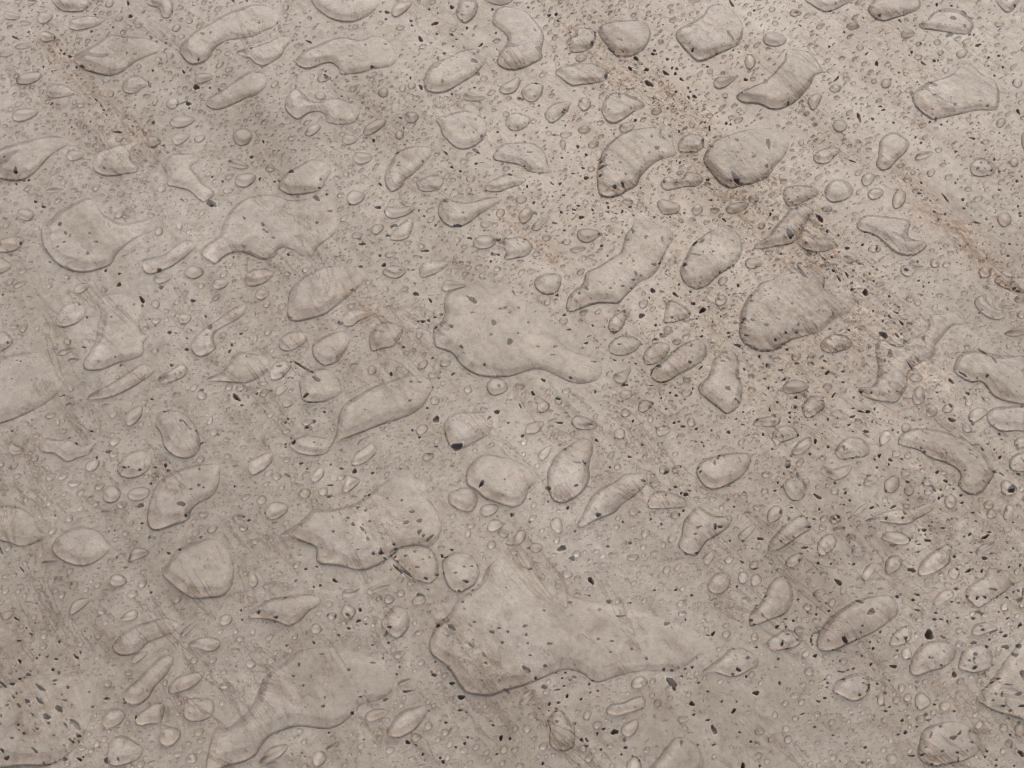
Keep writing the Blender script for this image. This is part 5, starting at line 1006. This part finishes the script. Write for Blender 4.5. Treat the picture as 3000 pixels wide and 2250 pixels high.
# the drops one can name by their look; the place (in photo px / 1.3562) only tells the code which outline is meant
KNOWN = [
    (740, 20, 'big round drop cut off by the top edge', 'smooth, with one dark hole'),
    (245, 125, 'broad leaf-shaped drop', 'beside the brown stain near the upper corner'),
    (480, 90, 'long bent drop', 'widening towards the pale upper end'),
    (750, 115, 'two-bulged puddle', 'lying under the round drop at the top edge'),
    (690, 235, 'dumbbell-shaped drop', 'pinched in the middle, on clear stone'),
    (985, 155, 'pitted slanting oval drop', 'with dark pits in its upper end'),
    (1115, 95, 'mushroom-shaped puddle', 'wide at its foot, near the top edge'),
    (1535, 80, 'faceted drop with a black slit', 'wide and nearly clear'),
    (1690, 185, 'L-shaped puddle', 'broad and faint, with a curved arm'),
    (2070, 205, 'wedge-shaped puddle', 'with a short black slit and a straight lower rim'),
    (1000, 285, 'thick half-round drop', 'with a dark curved rim along its lower side'),
    (1360, 350, 'broad pitted puddle with a lobed foot', 'below the crusty vein'),
    (1600, 345, 'big round drop crossed by the crusty vein', 'with pits and a brown scar inside'),
    (190, 510, 'large round puddle with a tail', 'holding a handful of small round pits'),
    (590, 500, 'broad wavy puddle with a scalloped lower edge', 'spread beside the brown flake pit'),
    (700, 640, 'large smooth slanting drop', 'crossed by a brown scratchy band at its upper end'),
    (1080, 720, 'large flat pitted puddle in the middle', 'with a wavy lower edge and a tail'),
    (1350, 580, 'jagged slanting puddle', 'full of pits, with a stepped lower rim'),
    (1530, 560, 'tall pitted drop', 'narrow at the top and round at the foot'),
    (1700, 670, 'heart-shaped puddle with a pointed arm', 'thick-rimmed on its lower side'),
    (1480, 780, 'long slanting oval drop', 'with a black pit at its lower end'),
    (240, 720, 'bow-tie-shaped puddle', 'narrow at the waist, with straight sides'),
    (715, 755, 'smooth egg-shaped drop', 'clear and thick at its lower end'),
    (830, 875, 'wing-shaped puddle', 'long, with a crease and a sharp lower rim'),
    (1010, 930, 'rounded drop with a large dark hole', 'the hole sitting on its lower rim'),
    (1080, 1030, 'bulky drop with a blunt point', 'angular, thickest along its lower left'),
    (1230, 1030, 'upright pear-shaped drop', 'with a dark pit on its lower rim'),
    (1330, 1080, 'long spindle-shaped drop', 'tapering to a thin lower point'),
    (1560, 1020, 'slanting oval drop dotted with pits', 'with most pits along its upper rim'),
    (1890, 820, 'boot-shaped drop', 'narrow above, with a wide pitted foot'),
    (2090, 985, 'boomerang-shaped puddle', 'smooth and thick at its lower end'),
    (1520, 1140, 'kite-shaped drop', 'with sharp corners and a dark notch'),
    (175, 1190, 'plump round drop', 'standing alone near the side edge'),
    (430, 1235, 'big round drop with a straight cut side', 'thick-rimmed below'),
    (395, 1075, 'square-shouldered puddle', 'faint, with one hole near its lower end'),
    (765, 1160, 'wide thin puddle crossed by a row of pits', 'ragged on its lower side'),
    (1200, 1370, 'giant flat puddle', 'the widest of all, with a long wavy lower edge'),
    (310, 1380, 'sausage-shaped drop', 'bent in the middle, on clear grey stone'),
    (310, 1475, 'straight finger-shaped drop', 'long and slanting, with two dots at its foot'),
    (870, 1560, 'almond-shaped drop', 'thick and pointed at its upper end'),
    (1215, 1575, 'peanut-shaped drop', 'upright with a narrow waist'),
    (600, 1560, 'wide wavy puddle on the bottom edge', 'thin, with a curved front'),
    (1850, 1330, 'long puddle holding a brown pit', 'slanting and faint-edged'),
    (2160, 1500, 'dark-rimmed puddle cut off by the side edge', 'covered with dark pits'),
    (2050, 1600, 'pitted puddle in the lower corner', 'wide and round, with a black pit pair'),
    (400, 1560, 'small hourglass-shaped drop', 'two lobes joined by a thin neck'),
    (1920, 500, 'curved puddle with a scooped upper edge', 'slanting down beside the rusty vein'),
    (2150, 800, 'crescent puddle cut off by the side edge', 'with a thick curved rim'),
    (60, 820, 'wide pale puddle cut off by the side edge', 'flat and featureless'),
    (1560, 1430, 'low puddle trailing off the giant one', 'thin, with a curved lower rim'),
    (960, 1250, 'pair-lobed drop in the pitted band', 'round with several pits'),
    (1700, 1290, 'oval drop with a curl inside', 'faint on its upper side'),
    (1820, 1160, 'slender slanting drop', 'smooth, between small beads'),
]
SIDES = ['to the right of', 'up and right of', 'above', 'up and left of', 'to the left of', 'down and left of', 'below', 'down and right of']
RANK = ['nearest', 'second', 'third', 'fourth', 'fifth', 'sixth', 'seventh', 'eighth', 'ninth', 'tenth', 'eleventh', 'twelfth']


def make_labels(S):
    out = [None] * len(S)
    names = {}
    for (x, y, nm, extra) in KNOWN:
        p = np.array([x, y]) * 3000 / 2212
        best, bd = None, 1e9
        for i, s in enumerate(S):
            if i in names or s.A < 2500:
                continue
            d_ = np.hypot(*(s.c - p)) - (40 if inside(s.photo, p[None])[0] else 0) - .0008 * min(s.A, 60000)
            if d_ < bd:
                best, bd = i, d_
        if best is not None and bd < 70:
            names[best] = nm
            out[best] = nm + ', ' + extra
    cen = np.array([(P[0], P[1]) for P in PITS])
    keys = {}
    for i, s in enumerate(S):
        if out[i]:
            continue
        q = s.photo - s.c
        w, v = np.linalg.eigh(q.T @ q)
        asp = math.sqrt(w[1] / max(w[0], 1e-9))
        npit = int(inside(s.photo, cen[np.abs(cen - s.c).max(1) < 300]).sum()) if (np.abs(cen - s.c).max(1) < 300).any() else 0
        size = 'large' if s.A > 14000 else 'medium' if s.A > 5200 else 'small' if s.A > 2200 else 'tiny'
        shape = 'round' if asp < 1.28 else 'oval' if asp < 1.95 else 'slender'
        hole = 'clear' if npit == 0 else 'one-pit' if npit == 1 else 'pitted'
        j = min(names, key=lambda k: np.hypot(*(S[k].c - s.c)))
        d_ = s.c - S[j].c
        k = int(round(math.atan2(-d_[1], d_[0]) / (math.pi / 4))) % 8
        keys.setdefault((size, hole, shape, SIDES[k], names[j]), []).append((float(np.hypot(*d_)), i))
    for (size, hole, shape, side, nm), lst in keys.items():
        lst.sort()
        for n, (_, i) in enumerate(lst):
            if len(lst) == 1:
                out[i] = '%s %s %s drop %s the %s' % (size, hole, shape, side, nm)
            else:
                out[i] = '%s %s %s %s drop %s the %s' % (RANK[n], size, hole, shape, side, nm)
            if len(out[i].split()) > 14:
                short = nm
                for cut_ in (' with ', ' cut off', ' holding', ' in the ', ' on the', ' crossed'):
                    short = short.split(cut_)[0]
                if sum(v.startswith(short) for v in names.values()) == 1:
                    out[i] = out[i].replace(nm, short)
                out[i] = out[i].replace('to the left of', 'left of').replace('to the right of', 'right of')
    for i in range(len(out)):
        if len(out[i].split()) > 16:
            out[i] = out[i].replace('down and right of', 'lower right of').replace('down and left of', 'lower left of').replace('up and left of', 'upper left of').replace('up and right of', 'upper right of')
    assert len(set(out)) == len(out)
    return out


for s, lab in zip(main, make_labels(main)):
    W = ground(s.photo[:, 0], s.photo[:, 1])
    if area(W) < 0:
        W = W[::-1]
    per = float(np.hypot(*(np.roll(W, -1, 0) - W).T).sum())
    size = math.sqrt(abs(area(W)))
    sp = float(np.clip(size / 13, .28 * MM, 1.1 * MM))
    n = int(np.clip(per / (sp * .9), 26, 240))
    W = smooth_closed(W[::2] if s.kind == 'ell' else W, n)
    vv, z, F, rim = drop_geometry(W, sp)
    OUTLINES.append(vv[rim] if False else W)
    F = upward(vv, F)
    co = np.c_[vv, z]
    c = np.array([*co[:, :2].mean(0), 0.0])
    me = build_mesh('water_drop', co - c, F.ravel(), np.arange(len(F)) * 3, BEAD if s.A < 2600 else WATER)
    o = bpy.data.objects.new('water_drop', me)
    o.location = c
    C.objects.link(o)
    o['label'] = lab
    o['category'] = 'water drop'
    o['group'] = 'raindrops lying on the stone'

# the remaining droplets, too many to pick apart singly: one object
COS, FS = [], []
off = 0


def small_drop(photo, rings=(1.0, .86, .64, .34)):
    global off
    W = ground(photo[:, 0], photo[:, 1])
    if area(W) < 0:
        W = W[::-1]
    OUTLINES.append(W)
    n = len(W)
    c = W.mean(0)
    r = math.sqrt(abs(area(W)) / math.pi)
    H = min(r * 1.0, 1.8 * MM)
    parts = []
    for k in rings:
        p = c + (W - c) * k
        pr = ((p - c) @ SLOPE) / r
        hz = H * (1 - k ** 2.2) * (1 + .25 * pr)
        parts.append(np.c_[p, film_height(p[:, 0], p[:, 1]) + (hz if k < 1 else 0)])
    bz = film_height(c[:1], c[1:])[0]
    co = np.concatenate(parts + [[[c[0], c[1], bz + H]]])
    i = np.arange(n)
    j = (i + 1) % n
    F = []
    for k in range(len(rings) - 1):
        F.append(np.stack([k * n + i, k * n + j, (k + 1) * n + j], 1))
        F.append(np.stack([k * n + i, (k + 1) * n + j, (k + 1) * n + i], 1))
    L = len(rings) - 1
    top = len(rings) * n
    F.append(np.stack([L * n + i, L * n + j, np.full(n, top)], 1))
    F = np.concatenate(F)
    COS.append(co)
    FS.append(F + off)
    off += len(co)


CELL = 2.5
ONX, ONY = 1220, 920
occ = np.zeros((ONY, ONX), bool)        # 2.5 photo px cells, what is already wet


def mark(P):
    lo = np.clip(np.floor(P.min(0) / CELL).astype(int) - 1, 0, None)
    hi = np.clip(np.ceil(P.max(0) / CELL).astype(int) + 1, 0, [ONX, ONY])
    if (hi <= lo).any():
        return
    gx, gy = np.meshgrid(np.arange(lo[0], hi[0]), np.arange(lo[1], hi[1]))
    m = inside(P, np.stack([gx.ravel() * CELL + 1.25, gy.ravel() * CELL + 1.25], 1)).reshape(gx.shape)
    m[1:] |= m[:-1]
    m[:-1] |= m[1:]
    m[:, 1:] |= m[:, :-1]
    m[:, :-1] |= m[:, 1:]
    occ[lo[1]:hi[1], lo[0]:hi[0]] |= m


for s in keep:
    mark(s.photo)
for s in rest:
    small_drop(s.photo[::2])
# the sheet of water is torn open over the pits
cut = 0
for P in pits:
    if math.hypot(P[4], P[5]) < .26 * MM:
        continue
    n = 10
    th = np.linspace(0, 2 * math.pi, n, endpoint=False)
    rr = .95 * (1 + .16 * np.sin(2 * th + P[7]) + .12 * np.sin(3 * th + P[8]) + .06 * np.sin(5 * th + P[7] * 2))
    Wp = np.stack([P[0] + rr * (np.cos(th) * P[2] + np.sin(th) * P[4]), P[1] + rr * (np.cos(th) * P[3] + np.sin(th) * P[5])], 1)
    Pp = np.stack(to_photo(Wp[:, 0], Wp[:, 1]), 1)
    ii = (np.concatenate([Pp, Pp.mean(0)[None]]) / CELL).astype(int)
    if (ii < 0).any() or (ii[:, 0] >= ONX).any() or (ii[:, 1] >= ONY).any() or occ[ii[:, 1], ii[:, 0]].any():
        continue
    OUTLINES.append(Wp)
    mark(Pp)
    cut += 1
print('pits', len(pits), 'open', cut)
nt_, tries = 0, 0
while nt_ < 6800 and tries < 90000:
    tries += 1
    px, py = random.uniform(-10, 3010), random.uniform(-10, 2260)
    dens = float(vnoise(np.array([px]), np.array([py]), 260.0, 77)[0])
    if random.random() > .45 + .55 * dens:
        continue
    a = min(3.2 + random.expovariate(1 / 3.5), 15.0)
    k = (.42 + .30 * py / PH) * random.uniform(.85, 1.2)
    th = np.linspace(0, 2 * math.pi, 9, endpoint=False)
    ang = random.gauss(.55, .22)
    ex, ey = a * np.cos(th), a * k * np.sin(th) * (1 - .22 * np.cos(th))
    Pp = np.stack([px + ex * math.cos(ang) + ey * math.sin(ang), py - ex * math.sin(ang) + ey * math.cos(ang)], 1)
    ii = np.clip((np.concatenate([Pp, Pp.mean(0)[None]]) / CELL).astype(int), 0, [ONX - 1, ONY - 1])
    if occ[ii[:, 1], ii[:, 0]].any():
        continue
    small_drop(Pp, (1.0, .8, .45))
    mark(Pp)
    nt_ += 1
co = np.concatenate(COS)
F = np.concatenate(FS)
me = build_mesh('droplets', co, F.ravel(), np.arange(len(F)) * 3, BEAD)
o = bpy.data.objects.new('droplets', me)
C.objects.link(o)
o['kind'] = 'stuff'
o['label'] = 'spray of tiny droplets scattered between the larger drops'
print('droplets', nt_ + len(rest), 'tris', len(F))

# the sheet of water between the drops, joined to their rims
fx0, fx1, fy0, fy1 = xs[0] * .3, xs[-1] * .3, yb - .25, yt + .25
pts, faces = [], []
for W in OUTLINES:
    if area(W) < 0:
        W = W[::-1]
    faces.append(list(range(len(pts), len(pts) + len(W))))
    pts += W.tolist()
gx = np.arange(fx0, fx1, 4 * MM)
gy = np.arange(fy0, fy1, 4 * MM)
GX, GY = np.meshgrid(gx, gy, indexing='ij')
pts += np.stack([GX.ravel(), GY.ravel()], 1).tolist()
res = delaunay_2d_cdt([Vector((p[0] * 1000, p[1] * 1000)) for p in pts], [], faces, 0, 1e-4)
vv = np.array([(v[0], v[1]) for v in res[0]]) / 1000
tris = np.array([f for f, src in zip(res[2], res[5]) if len(f) == 3 and not src], int)
tris = upward(vv, tris)
me = build_mesh('water', np.c_[vv, film_height(vv[:, 0], vv[:, 1])], tris.ravel(), np.arange(len(tris)) * 3, WATER)
o = bpy.data.objects.new('water', me)
C.objects.link(o)
o['kind'] = 'structure'
o['label'] = 'thin sheet of rainwater wetting the stone between the drops'
print('water sheet', len(tris))
